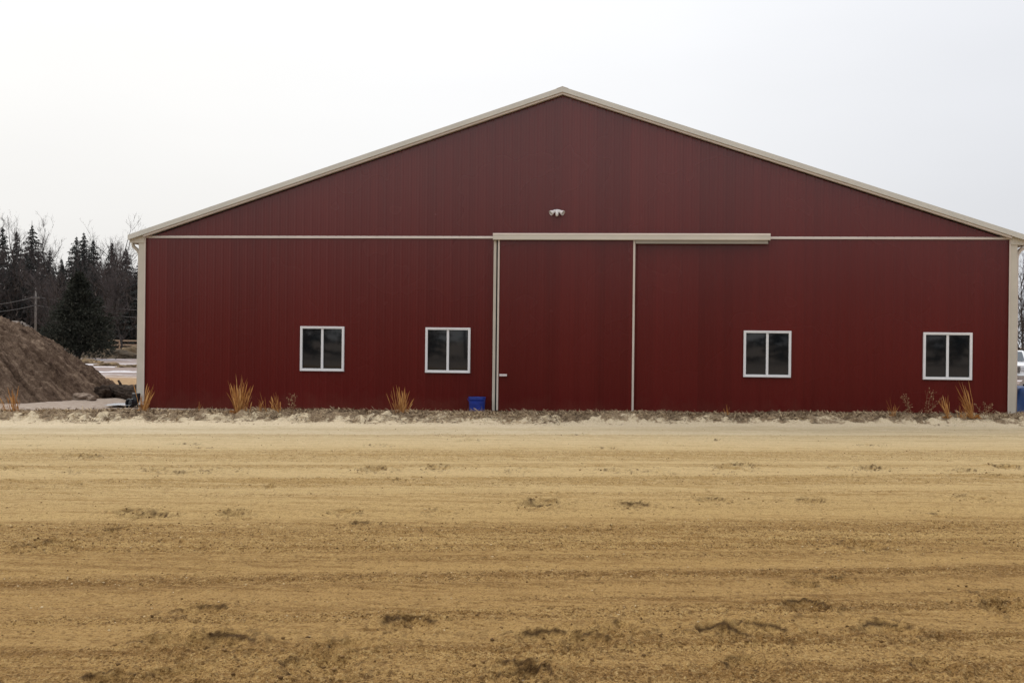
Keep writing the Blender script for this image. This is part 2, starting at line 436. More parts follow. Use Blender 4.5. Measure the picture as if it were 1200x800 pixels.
# hoof prints along the harrowed sand: (pixel-derived ground spots)
HP = [(215, 553), (88, 552), (10, 549), (183, 551), (258, 551), (150, 600), (172, 604), (275, 606), (400, 599), (437, 550), (515, 548),
      (605, 551), (722, 551), (768, 553), (855, 548), (872, 546), (1020, 549), (1032, 548), (1110, 550), (1135, 551), (1180, 547), (632, 591), (640, 589), (742, 592),
      (838, 586), (950, 586), (516, 598), (240, 716), (195, 750), (257, 753), (480, 730), (645, 747), (690, 752), (728, 734), (600, 785), (612, 789), (945, 711),
      (850, 742), (890, 738), (1042, 739), (1168, 699), (1182, 714), (880, 779), (1095, 781), (410, 755), (372, 780), (210, 791), (125, 798), (1140, 583), (1105, 602), (60, 640), (1010, 640)]
def px_ground(px, py):
    d = ray(px, py); k = -CAM[2]/d[2]; p = CAM+k*d; return p[0], p[1]
HOOF = [(*st_of(*px_ground(px, py)), .74+.42*random.random(), random.uniform(-.5, .5)+(math.pi if random.random() < .4 else 0)) for px, py in HP]
for k in range(36):
    HOOF.append((random.uniform(-9, 9), random.uniform(-16.5, -1.6), .4+.4*random.random(), random.uniform(-1, 1)))

def track_fields(s, t):
    w_ = t+.10*vn(s*.07, t*.25, 3)-.0016*np.clip(s, -1, 30)**2*sstep(-9, -15, t)
    st1 = vn(s*.06, w_*7.5, 11); st2 = vn(s*.10, w_*17, 12); st3 = vn(s*.035, w_*1.9, 13); st4 = vn(s*.16, w_*34, 14)
    tone = .30*st1+.24*st2+.16*st4+.34*st3+.10*fbm(s*.8, w_*1.6, 3, 18)
    cl = sstep(-.05, .5, st3*.75+.45*vn(s*.11, w_*4.2, 15)+.22*fbm(s*.7, w_*2.3, 3, 19))
    h = .008*st1+.0045*st2+.012*st3+.0035*st4
    g = fbm(s*13, t*16, 3, 20); g2 = fbm(s*34, t*38, 3, 24)
    rough = (.0035+.014*cl)
    h = h+rough*(np.abs(g)*1.6-.35)+(.002+.008*cl)*g2+.015*fbm(s*.35, t*.5, 2, 28)
    hoof = np.zeros_like(h)
    fs, ft = s.ravel(), t.ravel(); hr = h.ravel(); ho = hoof.ravel(); tr = tone.ravel()
    for (hs, ht, k, th) in HOOF:
        idx = np.nonzero((np.abs(fs-hs) < .62*k) & (np.abs(ft-ht) < .62*k))[0]
        if len(idx) == 0: continue
        ds = fs[idx]-hs; dt = ft[idx]-ht
        a = (ds*math.cos(th)+dt*math.sin(th))/k; b = (-ds*math.sin(th)+dt*math.cos(th))/k
        wob = .035*fbm(fs[idx]*14, ft[idx]*14, 3, 40)
        rr = np.hypot(a/.20, b/.21)+wob*6
        core = 1-sstep(.62, 1.08, rr)
        rim = np.exp(-((rr-1.25)/.28)**2)*(.45+.55*sstep(-.3, .8, b/.13))
        churn = np.exp(-(rr/2.0)**2)
        hr[idx] += k*(-.036*core+.020*rim-.016*np.exp(-((rr-.52)/.09)**2)*sstep(.0, .25, (b-.25*a)/.2))+churn*.020*fbm(fs[idx]*24, ft[idx]*24, 3, 44)
        # shade in the prints painted dark: thin broken crescents, plus scattered dark spots
        brk = .25+.75*sstep(-.35, .1, fbm(fs[idx]*9+hs*5, ft[idx]*9, 2, 48))
        cres = 1.15*np.exp(-((rr-.94)/.075)**2)*sstep(.05, .5, (b+.35*a)/.2)+1.0*np.exp(-((rr-.52)/.065)**2)*sstep(.0, .25, (b-.25*a)/.2)
        cres = cres+.6*np.exp(-((rr-.98)/.06)**2)*sstep(.35, .7, -b/.2)*sstep(0, .5, a/.2)
        spots = churn*sstep(.7, 1.1, rr)*sstep(.34, .46, fbm(fs[idx]*24, ft[idx]*13, 2, 47))
        ho[idx] = np.maximum(ho[idx], np.clip(min(1, k*1.25)*(cres*brk+.7*spots), 0, 1))
    return h, tone, cl, hoof
def make_track():
    cs, ct = st_of(CAM[0], CAM[1])
    d = np.concatenate([[-14, -9, -5, -2, 0, 1.5, 2.8], np.linspace(0, 1, 720)])
    u = np.linspace(0, 1, 720); a, b_ = 4.3**-.6, (-ct+.5)**-.6
    d[7:] = (a+(b_-a)*u)**(-1/.6)
    v = np.linspace(-1, 1, 1000)
    v = np.concatenate([[-14, -8, -5, -3, -2, -1.4], v, [1.4, 2, 3, 5, 8, 14]])
    half = .56*np.maximum(d, 4.3)+1.2
    S = cs+v[None, :]*half[:, None]*np.where(np.abs(v) > 1, np.maximum(1, 8/half[:, None]), 1); T = ct+d[:, None]+0*v[None, :]
    h, tone, cl, hoof = track_fields(S, T)
    wet_glare = np.clip((-T-.6)/17.5, 0, 1)  # near sand damper; far sand paled for the grazing backlight, both in the colour
    wet_glare = np.clip(wet_glare+.08*vn(S*.04, T*.5, 60), 0, 1)
    h = h-.08*sstep(.05, .5, T)
    x, y = xy_of(S, T)
    n, m_ = S.shape; idx = np.arange(n*m_).reshape(n, m_)
    Fq = np.stack([idx[:-1, :-1], idx[:-1, 1:], idx[1:, 1:], idx[1:, :-1]], -1).reshape(-1, 4)
    o = from_np('track', np.stack([x, y, h], -1).reshape(-1, 3), Fq, M['sand'], None, True,
                {'tone': tone.ravel(), 'clod': cl.ravel(), 'wet_glare': wet_glare.ravel(), 'hoof': hoof.ravel()})
    tag(o, kind='structure')
make_track()

def bank_h(s, t):
    tt = t+.16*fbm(s*.9, t*.4, 3, 70)+.07*fbm(s*4, t*3, 2, 73)
    crest = .175+.045*fbm(s*.35, 0*s, 3, 71)+.02*vn(s*1.7, 0*s, 72)
    up_ = .40*sstep(-.15, .7, tt)+.60*sstep(.55, .92, tt)
    dn = 1-sstep(2.3, 5.6, tt)
    h = crest*up_*dn-.09*(1-dn)-.05*(1-sstep(-.55, -.12, tt))
    scarp = sstep(.25, .7, tt)*(1-sstep(1.2, 1.9, tt))
    return h, scarp, tt
def make_bank():
    s = np.concatenate([np.linspace(-60, -16, 60), np.arange(-15.8, 17.5, .035), np.linspace(18, 60, 60)])
    t = np.concatenate([np.arange(-.5, 2.0, .03), np.arange(2.05, 6.2, .12)])
    S, T = np.meshgrid(s, t)
    h, scarp, tt = bank_h(S, T)
    lump = np.abs(fbm(S*3.3, T*5, 4, 74))
    h = h+scarp*(.17*(lump-.26)+.040*fbm(S*11, T*12, 3, 79))+.012*fbm(S*8, T*8, 3, 78)*sstep(-.3, .4, T)
    turf = sstep(.26, 1.02, tt+.70*fbm(S*3.4, T*2.2, 4, 80))*.75+.25*sstep(.9, 1.5, tt)
    turf = turf-.35*sstep(3.6, 5., T)*sstep(-3, -7, S)
    x, y = xy_of(S, T)
    # level off against the barn wall instead of poking through it
    n, m_ = S.shape; idx = np.arange(n*m_).reshape(n, m_)
    h = np.where((y > .02) & (np.abs(x) < 11.75), -.25, h)
    Fq = np.stack([idx[:-1, :-1], idx[:-1, 1:], idx[1:, 1:], idx[1:, :-1]], -1).reshape(-1, 4)
    o = from_np('earth_bank', np.stack([x, y, h], -1).reshape(-1, 3), Fq, M['bank'], None, True, {'turf': turf.ravel()})
    tag(o, kind='structure')
make_bank()
def bank_z(px, t):
    pass

# dead grass matted on the bank
def make_dead_grass():
    n = 46000
    s = rng.uniform(-20, 20, n); t = rng.normal(1.3, .6, n)
    stray = rng.random(n) < .14; t[stray] = rng.uniform(.0, .9, stray.sum())
    keep = (t > .15) & (t < 4) & (vn(s*1.3, t*2.2, 90)+1.1*sstep(.45, 1.15, t)+rng.uniform(-.5, .5, n) > .40)
    s, t = s[keep], t[keep]; n = len(s)
    x, y = xy_of(s, t); ok = ~((y > -.03) & (np.abs(x) < 11.8)); s, t, x, y = s[ok], t[ok], x[ok], y[ok]; n = len(s)
    h, scarp, tt = bank_h(s, t)
    L = rng.uniform(.05, .16, n)*(1+.5*(rng.random(n) < .06)); az = rng.uniform(0, 2*np.pi, n); el = rng.uniform(.05, .75, n)**1.3*1.3
    # hanging over the broken edge
    d = np.stack([np.cos(az)*np.cos(el), np.sin(az)*np.cos(el), np.sin(el)], -1)
    over = t < 1.05; d[over] = d[over]*.6+np.array([-ET[0]*-.5, -ET[1]*.5, -.25]); d /= np.linalg.norm(d, axis=1)[:, None]
    sd_ = np.cross(d, np.array([0, 0, 1.])); sd_ /= np.linalg.norm(sd_, axis=1)[:, None]+1e-9
    wd = rng.uniform(.004, .011, n)[:, None]
    base = np.stack([x, y, h+.004], -1)
    V = np.empty((n, 4, 3)); V[:, 0] = base-sd_*wd; V[:, 1] = base+sd_*wd
    mid = base+d*L[:, None]*.6; V[:, 2] = mid+sd_*wd*.7; V[:, 3] = base+d*L[:, None]-np.array([0, 0, 1])*L[:, None]*.15
    Fq = np.arange(n*4).reshape(n, 4)
    tone = np.clip(rng.normal(.42, .22, n)+.15*vn(s*.9, t, 91), 0, 1)
    o = from_np('dead_grass', V.reshape(-1, 3), Fq, M['straw'], None, False, {'tone': np.repeat(tone, 4)})
    tag(o, 'short matted dead grass along the top of the sandy bank', 'grass', kind='stuff')
make_dead_grass()

# loose crumbs of damp sand thrown up by the hooves
def make_clods():
    ico_v = []; g = (1+5**.5)/2
    for a in (-1, 1):
        for b in (-g, g): ico_v += [(0, a, b), (a, b, 0), (b, 0, a)]
    iv = np.array(ico_v, float); iv /= np.linalg.norm(iv, axis=1)[:, None]
    import itertools
    fa = []
    dl = np.min([np.linalg.norm(iv[0]-iv[j]) for j in range(1, 12)])+1e-3
    for i, j, k in itertools.combinations(range(12), 3):
        if max(np.linalg.norm(iv[i]-iv[j]), np.linalg.norm(iv[j]-iv[k]), np.linalg.norm(iv[i]-iv[k])) < dl:
            nrm = np.cross(iv[j]-iv[i], iv[k]-iv[i]); fa.append((i, j, k) if nrm@iv[i] > 0 else (i, k, j))
    fa = np.array(fa)
    P = []; NL = 17000
    for (hs, ht, k, th) in HOOF:
        for q in range(int(14*k)):
            P.append((hs+random.gauss(0, .22)*k*1.3, ht+random.gauss(0, .17)*k*1.3, random.choice((.004, .006, .008, .012))*k, random.uniform(.0, .45)))
    for q in range(NL):
        t_ = -1-16.5*random.random()**.7; s_ = random.uniform(-1, 1)*(.5*(25+t_)+1)+.2*0
        P.append((s_, t_, random.choice((.0025, .003, .004, .005, .006, .0075)), random.uniform(.0, .7) if random.random() < .85 else 1.))
    P = np.array(P)
    cs, ct = st_of(CAM[0], CAM[1])
    P[len(P)-NL:, 0] += cs
    h, tone, cl, ho = track_fields(P[:, 0].copy(), P[:, 1].copy())
    keep = (cl > .2+.5*rng.random(len(P))) | (np.arange(len(P)) < len(P)-NL) | (rng.random(len(P)) < .12); P = P[keep]; h = h[keep]
    n = len(P); x, y = xy_of(P[:, 0], P[:, 1])
    V = iv[None]*(1+.45*rng.uniform(-1, 1, (n, 12, 1)))*P[:, 2][:, None, None]*rng.uniform(.7, 1.4, (n, 1, 3))*np.array([1.1, 1.1, .8])
    V = V+np.stack([x, y, h+P[:, 2]*.35], -1)[:, None, :]
    Fq = (fa[None]+np.arange(n)[:, None, None]*12).reshape(-1, 3)
    o = from_np('sand_clods', V.reshape(-1, 3), Fq, M['clod'], None, True, {'tone': np.repeat(P[:, 3], 12)})
    tag(o, 'loose crumbs and clods of damp sand scattered over the track', 'clods', kind='stuff')
make_clods()

# ------------------------------------------------------------------ barn
barn = empty('barn', (0, 0, 0), 'long red steel-sided barn with tan trim, sliding door and four white windows', 'barn')
HW = 11.58; EAVE = 4.66; PITCH = .332; DEEP = 42.
WINS = [-6.52, -3.04, 5.465, 10.06]; WW, WZ0, WZ1 = .615, 1.03, 2.255
def top_at(x): return 8.52-abs(x)*PITCH
def rib_profile(x0, x1):
    pts = [(x0, 0.)]; k0 = math.floor(x0/.2286)
    k = k0
    while k*.2286 < x1:
        c = k*.2286
        prof = ((-.036, 0), (-.016, -.0052), (.016, -.0052), (.036, 0))
        # two low stiffeners between the main ribs
        minor = ((.066, 0), (.074, -.0016), (.086, -.0016), (.094, 0), (.134, 0), (.142, -.0016), (.154, -.0016), (.162, 0))
        for dx, dy in prof+minor:
            if x0+1e-4 < c+dx < x1-1e-4: pts.append((c+dx, dy))
        k += 1
    pts.append((x1, 0.)); return pts
def siding(name, x0, x1, zb, zt, y, holes=(), parent=barn):
    mb = MB(); pts = rib_profile(x0, x1)
    xs = sorted(set([p[0] for p in pts]+[h for hh in holes for h in hh[:2]]+([0.] if x0 < 0 < x1 else [])))
    px_, pd = [p[0] for p in pts], [p[1] for p in pts]
    for a, b in zip(xs[:-1], xs[1:]):
        da, db = np.interp([a+1e-6, b-1e-6], px_, pd); m_ = (a+b)/2
        za, zc = (zt(a), zt(b)) if callable(zt) else (zt, zt)
        spans = [(zb, zb, za, zc)]
        for (h0, h1, z0, z1) in holes:
            if h0 < m_ < h1: spans = [(zb, zb, z0, z0), (z1, z1, za, zc)]
        for (b0, b1, t0, t1) in spans:
            if max(t0-b0, t1-b1) < 1e-3: continue
            mb.add([(a, y+da, b0), (b, y+db, b1), (b, y+db, t1), (a, y+da, t0)], [(0, 1, 2, 3)])
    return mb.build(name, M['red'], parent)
holes = [(c-WW+.02, c+WW-.02, WZ0+.02, WZ1-.02) for c in WINS]
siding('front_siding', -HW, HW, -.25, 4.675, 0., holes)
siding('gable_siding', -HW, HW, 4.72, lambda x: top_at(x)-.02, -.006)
# belt flashing in two lengths either side of the door rail cover
for a, b in ((-HW, -1.815), (5.49, HW)):
    MB().prism_x([(-.02, 4.665), (-.045, 4.67), (-.04, 4.705), (-.008, 4.735), (-.0, 4.735), (0, 4.665)], a, b).build('belt_trim', M['tan_light'], barn)
# other walls, roof
def side_wall(sgn):
    pts = [(-y_, d) for y_, d in rib_profile(-DEEP, 0.)]
    mb = MB()
    for (ya, da), (yb, db) in zip(pts[:-1], pts[1:]):
        mb.add([(sgn*(HW+.17-da*.9), ya, -.25), (sgn*(HW+.17-db*.9), yb, -.25), (sgn*(HW+.17-db*.9), yb, 4.66), (sgn*(HW+.17-da*.9), ya, 4.66)], [(0, 1, 2, 3)])
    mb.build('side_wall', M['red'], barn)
side_wall(-1); side_wall(1)
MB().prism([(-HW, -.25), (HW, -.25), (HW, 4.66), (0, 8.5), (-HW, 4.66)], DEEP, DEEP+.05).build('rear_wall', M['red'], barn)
OV = 12.03
for sg in (-1, 1):
    # roof sheet with ribs running down the slope
    mb = MB(); zr = lambda x: 8.70-abs(x)*.330
    for k in range(int(DEEP/.3)+1):
        y0 = -.17+k*.3
        ys = [(y0, 0), (y0+.24, 0), (y0+.255, .02), (y0+.285, .02), (y0+.3, 0)]
        for (ya, ha), (yb, hb) in zip(ys[:-1], ys[1:]):
            mb.add([(0, ya, zr(0)+ha), (sg*OV, ya, zr(OV)+ha), (sg*OV, yb, zr(OV)+hb), (0, yb, zr(0)+hb)], [(0, 1, 2, 3) if sg < 0 else (3, 2, 1, 0)])
    mb.build('roof', M['roof'], barn)
    # rake trim: broad upper face and a proud lower lip
    q = lambda a: [(0, 8.705-a), (sg*OV, 8.705-a-OV*.330)]
    def slab(o0, o1, y0, y1, x_in=0.0, x_out=OV):
        zt_ = lambda x, o: 8.708-o-abs(x)*.330
        return [(sg*x_in, zt_(x_in, o1)), (sg*x_out, zt_(x_out, o1)), (sg*x_out, zt_(x_out, o0)), (sg*x_in, zt_(x_in, o0))]
    rk = MB().prism(slab(0, .135, 0, 0), -.19, -.05).build('rake_trim', M['rake'], barn)
    MB().prism(slab(.138, .195, 0, 0, 0, 11.6), -.155, -.02).build('rake_lip', M['tan_light'], rk)
    # corner post trim, an L of folded steel
    cb = MB().box(sg*HW, sg*(HW+.19), -.05, .0, -.2, 4.70) if sg > 0 else MB().box(-(HW+.19), -HW, -.05, .0, -.2, 4.70)
    x0, x1 = sorted((sg*(HW+.172), sg*(HW+.192)))
    cb.box(x0, x1, .001, .16, -.2, 4.66)
    ct_ = cb.build('corner_trim', M['tan'], barn)
    x0, x1 = sorted((sg*(HW-.012), sg*(HW+.022)))
    MB().box(x0, x1, -.062, -.0505, -.2, 4.70).build('trim_fold', M['tan_light'], ct_)
    # boxed eave: soffit return under the rake, fascia and gutter running back
    x_in, x_out = HW+.02, OV-.005
    zt_ = lambda x: 8.708-.139-x*.330
    poly = [(sg*x_in, 4.53), (sg*(HW+.2), 4.53), (sg*x_out, 4.525), (sg*x_out, zt_(x_out)), (sg*x_in, zt_(x_in))]
    MB().prism(poly, -.075, -.052).build('eave_return', M['tan'], barn)
    x0, x1 = sorted((sg*(HW+.2), sg*(OV-.03)))
    MB().box(x0, x1, -.06, DEEP, 4.54, 4.57).build('soffit', M['tan'], barn)
    g = sg*(OV+.055)
    gp = [(sg*(OV-.02), 4.53), (sg*(OV+.06), 4.53), (sg*(OV+.10), 4.66), (sg*(OV+.085), 4.66), (sg*(OV+.05), 4.545), (sg*(OV-.01), 4.545), (sg*(OV-.01), 4.68), (sg*(OV-.02), 4.68)]
    MB().prism(gp, .25, DEEP).build('gutter', M['tan'], barn)
# ridge cap
MB().prism([(-.16, 8.656), (0, 8.709), (.16, 8.656), (.16, 8.663), (0, 8.718), (-.16, 8.663)], -.195, DEEP).build('ridge_cap', M['tan'], barn)
# downspouts with S elbows
def rect_pipe(pts, wx, wy):
    mb = MB(); prev = None
    for i, p in enumerate(pts):
        p = Vector(p); mb.v += [(p.x-wx, p.y-wy, p.z), (p.x+wx, p.y-wy, p.z), (p.x+wx, p.y+wy, p.z), (p.x-wx, p.y+wy, p.z)]; mb.a += [.5]*4
        if i:
            b = (i-1)*4
            for k in range(4): mb.f.append((b+k, b+(k+1) % 4, b+4+(k+1) % 4, b+4+k))
    return mb
def bend(p0, p1, p2, p3, n=8):
    out = []
    for i in range(n+1):
        u = i/n; out.append(tuple((1-u)**3*a+3*u*(1-u)**2*b+3*u*u*(1-u)*c+u**3*d for a, b, c, d in zip(p0, p1, p2, p3)))
    return out
dl = MB().tube(bend((-OV+.01, .12, 4.54), (-OV+.01, .12, 4.36), (-11.86, .14, 4.44), (-11.835, .16, 4.18))+[(-11.835, .16, 1.), (-11.835, .16, .30)], .045, 10)
dl.build('downspout', M['tan'], barn, True)
dr = MB().tube(bend((OV+.13, .28, 4.50), (OV+.0, .28, 4.50), (11.86, .24, 4.44), (11.835, .2, 4.16))+[(11.835, .2, 1.), (11.835, .2, .1)], .05, 10)
dr.build('downspout', M['tan_light'], barn, True)

# windows: frame ring > two panes, meeting rail
def make_window():
    W, Z0, Z1 = WW, WZ0, WZ1; fwid = .062
    mb = MB()
    yo, yi = -.055, .03
    # mitred frame
    o = [(-W, Z0), (W, Z0), (W, Z1), (-W, Z1)]; i_ = [(-W+fwid, Z0+fwid+.01), (W-fwid, Z0+fwid+.01), (W-fwid, Z1-fwid), (-W+fwid, Z1-fwid)]
    ib = [(x*.985, z) for x, z in i_]
    vs = [(x, yi, z) for x, z in o]+[(x, yo, z) for x, z in o]+[(x*.99, yo-.006, z) for x, z in [(-W+.012, Z0+.012), (W-.012, Z0+.012), (W-.012, Z1-.012), (-W+.012, Z1-.012)]]+[(x, yo, z) for x, z in i_]+[(x, yi, z) for x, z in i_]
    fs = []
    for r_ in range(4):
        for k in range(4):
            a, b = r_*4+k, r_*4+(k+1) % 4; fs.append((a, b, b+4, a+4))
    mb.add(vs, fs)
    f = mb.build('window', M['white'], barn)
    m_ = MB().box(-.032, .032, -.038, .02, Z0+fwid+.012, Z1-fwid-.002).build('meeting_rail', M['white'], f, bevel=.004)
    for sg in (-1, 1):
        a, b = sorted((sg*.034, sg*(W-fwid-.001)))
        y = .004 if sg < 0 else .016
        sash = MB()
        for (x0, x1, z0, z1) in ((a, a+.014, Z0+fwid+.012, Z1-fwid-.002), (b-.014, b, Z0+fwid+.012, Z1-fwid-.002), (a+.0142, b-.0142, Z0+fwid+.012, Z0+fwid+.03), (a+.0142, b-.0142, Z1-fwid-.018, Z1-fwid-.002)):
            sash.box(x0, x1, y-.016, y+.012, z0, z1)
        sash.build('sash', M['rubber'], f)
        p = MB().box(a+.008, b-.008, y-.003, y+.003, Z0+fwid+.02, Z1-fwid-.01).build('pane', M['glass'], f)
    return f
w0 = make_window()
for i, c in enumerate(WINS):
    if i == 0: o = w0
    else:
        o = w0.copy(); COL.objects.link(o); o.parent = barn
        for ch in list(w0.children):
            k = ch.copy(); COL.objects.link(k); k.parent = o
    o.location = (c, -.001, 0)

# sliding door, its jamb, rail cover and track
D0, D1, DZ0, DZ1 = -1.685, 1.95, .06, 4.63
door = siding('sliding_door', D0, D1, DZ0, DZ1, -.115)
for a, b in ((D0-.005, D0+.042), (D1-.025, D1+.03)):
    MB().box(a, b, -.150, -.075, DZ0-.01, DZ1).build('edge_trim', M['tan_light'], door, bevel=.004)
MB().box(D0+.053, D1-.051, -.142, -.08, DZ0-.02, DZ0+.05).build('bottom_trim', M['red'], door)
hb = MB().box(D0+.075, D0+.28, -.20, -.175, .965, 1.025)
hb.box(D0+.085, D0+.11, -.176, -.135, .975, 1.015).box(D0+.245, D0+.27, -.176, -.135, .975, 1.015)
hb.build('door_handle', M['handle'], door, bevel=.006)
jb = MB().box(-1.81, -1.735, -.10, .01, -.2, 4.62).build('door_jamb', M['tan'], barn, bevel=.005)
MB().box(-1.734, -1.694, -.06, .01, -.2, 4.62).build('weather_seal', M['rubber'], jb)
# rail cover: sloped top flange, face, return at the bottom
rc = MB().prism_x([(0, 4.81), (-.03, 4.81), (-.215, 4.765), (-.225, 4.745), (-.225, 4.63), (-.205, 4.615), (-.19, 4.63), (-.20, 4.74), (-.03, 4.785), (0, 4.785)], -1.82, 5.49)
rail = rc.build('door_rail_cover', M['rail'], barn)
MB().box(-1.82, 5.49, -.236, -.2255, 4.755, 4.795).build('lit_edge', M['tan_lit'], rail)  # pale strip standing for daylight on the top edge of the cover
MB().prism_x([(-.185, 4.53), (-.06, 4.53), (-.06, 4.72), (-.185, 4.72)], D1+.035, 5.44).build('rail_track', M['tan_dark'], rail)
for x0 in (-1.8225, 5.4905):
    MB().prism_x([(-.001, 4.812), (-.03, 4.812), (-.217, 4.767), (-.228, 4.745), (-.228, 4.61), (-.001, 4.61)], x0, x0+.002).build('end_cap', M['tan_light'], rail)

# floodlight: base plate > two lamp heads and a motion sensor
fl = MB().lathe([(.0, 0), (.055, 0), (.055, .03), (.045, .045), (0, .045)], 16, Matrix.Translation((-.115, -.026, 5.40)) @ Matrix.Rotation(R(90), 4, 'X')).build('floodlight', M['lamp'], barn, True)
for sg in (-1, 1):
    ax = Vector((sg*.80, -.42, -.50)).normalized(); c = Vector((-.115+sg*.045, -.085, 5.415))
    q = Vector((0, 0, 1)).rotation_difference(ax).to_matrix().to_4x4()
    h = MB().lathe([(0, -.02), (.03, -.015), (.038, .03), (.045, .075), (.066, .125), (.072, .16), (.066, .162), (.060, .135)], 18, Matrix.Translation(c) @ q).build('lamp_head', M['lamp'], fl, True)
    MB().lathe([(0, .146), (.03, .144), (.062, .133)], 18, Matrix.Translation(c) @ q).build('lamp_lens', M['lens'], h, True) if False else None
q = Vector((0, 0, 1)).rotation_difference(Vector((0, -.35, -1)).normalized()).to_matrix().to_4x4()
MB().lathe([(0, -.05), (.035, -.05), (.048, -.02), (.042, .06), (.030, .11), (0, .115)], 16, Matrix.Translation((-.115, -.10, 5.365)) @ q).build('motion_sensor', M['lamp'], fl, True)

# ------------------------------------------------------------------ things by the barn
bk = empty('bucket', (-2.19, -.30, .0), 'blue plastic muck bucket against the barn wall left of the sliding door', 'bucket')
def rring(hw, hd, z, n=32, e=3.2):
    return [(hw*math.copysign(abs(math.cos(2*math.pi*k/n))**(2/e), math.cos(2*math.pi*k/n)), hd*math.copysign(abs(math.sin(2*math.pi*k/n))**(2/e), math.sin(2*math.pi*k/n)), z) for k in range(n)]
def loft(rings):
    mb = MB(); n = len(rings[0]); vs = [v for r_ in rings for v in r_]
    fs = [(i*n+k, i*n+(k+1) % n, (i+1)*n+(k+1) % n, (i+1)*n+k) for i in range(len(rings)-1) for k in range(n)]
    return mb.add(vs, fs)
body = loft([rring(.10, .08, .0), rring(.196, .157, 0), rring(.203, .16, .02), rring(.215, .17, .30), rring(.216, .172, .315), rring(.222, .178, .318), rring(.224, .18, .40), rring(.216, .172, .402), rring(.205, .16, .38), rring(.18, .14, .03), rring(.05, .05, .03)])
bo = body.build('bucket_body', M['blue'], bk, True)
loft([rring(.226, .184, .385), rring(.229, .187, .395), rring(.226, .184, .41), rring(.215, .172, .412)]).build('rim', M['blue'], bk, True)
MB().tube([(.228*math.cos(a), -.178-.03*math.sin(a), .37-.14*math.sin(a)) for a in np.linspace(0, math.pi, 14)], .005, 6).build('bail_handle', M['blue'], bk, True)

# drain pipe stub and puddle at the left corner
pz = empty('drain_pipe', foot(160.0, 30.35, 0.0), 'black corrugated drain pipe elbow at the foot of the left downspout', 'pipe')
prof = []
pts = bend((.0, .02, .36), (.0, .02, .12), (-.02, -.02, .09), (-.10, -.20, .10), 26)
MB().tube(pts, [.105+.012*(i % 2) for i in range(len(pts))], 16).build('pipe_body', M['black'], pz, True)
MB().lathe([(.085, -.02), (.125, -.02), (.125, .03), (.09, .03)], 18, Matrix.Translation((-.10, -.20, .10)) @ Vector((0, 0, 1)).rotation_difference(Vector((-.4, -.9, .05)).normalized()).to_matrix().to_4x4()).build('pipe_collar', M['black'], pz, True)

def puddle():
    c = foot(151, 30.6); n = 60
    m, nt_, b = nodes('icy_puddle')
    nn = noise_(nt_, coords(nt_), 4., 4)
    nt_.links.new(ramp(nt_, nn, [(.4, (.42, .43, .46)), (.6, (.72, .76, .82))]), b.inputs['Base Color']); b.inputs['Roughness'].default_value = .18
    ring = []
    for k in range(n):
        th = 2*math.pi*k/n; r_ = 1+.28*math.sin(2*th+1)+.16*math.sin(5*th)+.08*math.sin(9*th+2)
        ring.append((c.x+.42*r_*math.cos(th), c.y+.75*r_*math.sin(th), .045))
    o = from_np('puddle', ring, [tuple(range(n))], m); tag(o, kind='structure')
puddle()

# ------------------------------------------------------------------ soil pile, log, stump, stone
def soil_pile():
    c = foot(-106, 34.9); Rb, H = 5.75, 3.95
    nr, na = 270, 760
    rr = np.linspace(0, 1.12, nr)[:, None]; th = np.linspace(0, 2*np.pi, na, endpoint=False)[None, :]
    r_ = rr*Rb*(1+.05*np.sin(2*th+.6)+.03*np.sin(5*th+1)+.012*np.sin(11*th))
    x = r_*np.cos(th); y = r_*np.sin(th)
    kx = np.array([0, .15, .38, .55, .67, .77, .89, 1.01, 1.12, 1.2]); kz = np.array([2.95, 2.85, 2.5, 2.16, 1.80, 1.30, .78, .32, -.14, -.5])
    fine_r = np.linspace(0, 1.2, 400); prof = np.convolve(np.pad(np.interp(fine_r, kx, kz), 20, 'edge'), np.ones(41)/41, 'valid')
    z = np.interp(rr, fine_r, prof)+0*th
    gul = vn(th*22/(2*np.pi)*3+.9*fbm(x*.6, y*.6, 2, 106), rr*1.6+0*th, 100)*.5+vn(th*57+1.5*fbm(x*.9, y*.9, 2, 107), rr*2.5, 101)*.35
    slope = .35+.65*sstep(.02, .2, rr)*(1-sstep(.95, 1.1, rr))
    z = z+slope*(.10*gul+.16*fbm(x*1.1, y*1.1, 4, 102)+.16*(np.abs(fbm(x*3.2+y, y*4.6, 4, 103))-.2)+.085*fbm(x*9, y*11, 3, 108)+.07*vn(th*70+2*fbm(x*.9, y*.9, 2, 109), rr*5, 110)+.05*vn(th*150+3*fbm(x*1.2, y*1.2, 2, 111), rr*9, 112))
    V = np.stack([x+0*z, y+0*z, z], -1).reshape(-1, 3)
    idx = np.arange(nr*na).reshape(nr, na); nx = np.roll(idx, -1, 1)
    Fq = np.stack([idx[:-1], nx[:-1], nx[1:], idx[1:]], -1).reshape(-1, 4)
    streak = .5+.5*(.55*vn(th*60+2.5*fbm(x*.8, y*.8, 2, 113), rr*3.5, 114)+.45*vn(th*140+4*fbm(x*.9, y*.9, 2, 115), rr*7, 116))
    streak = np.clip(streak-.25*sstep(.45, .0, np.abs(rr-.35)/.6)*0+.30*sstep(.62, .30, rr), 0, 1)
    o = from_np('soil_pile', V, Fq, M['pile'], None, True, {'streak': (streak+0*z).ravel()}); o.location = (c.x, c.y, .0)
    tag(o, 'big brown conical heap of loose soil left of the barn', 'soil pile')
soil_pile()

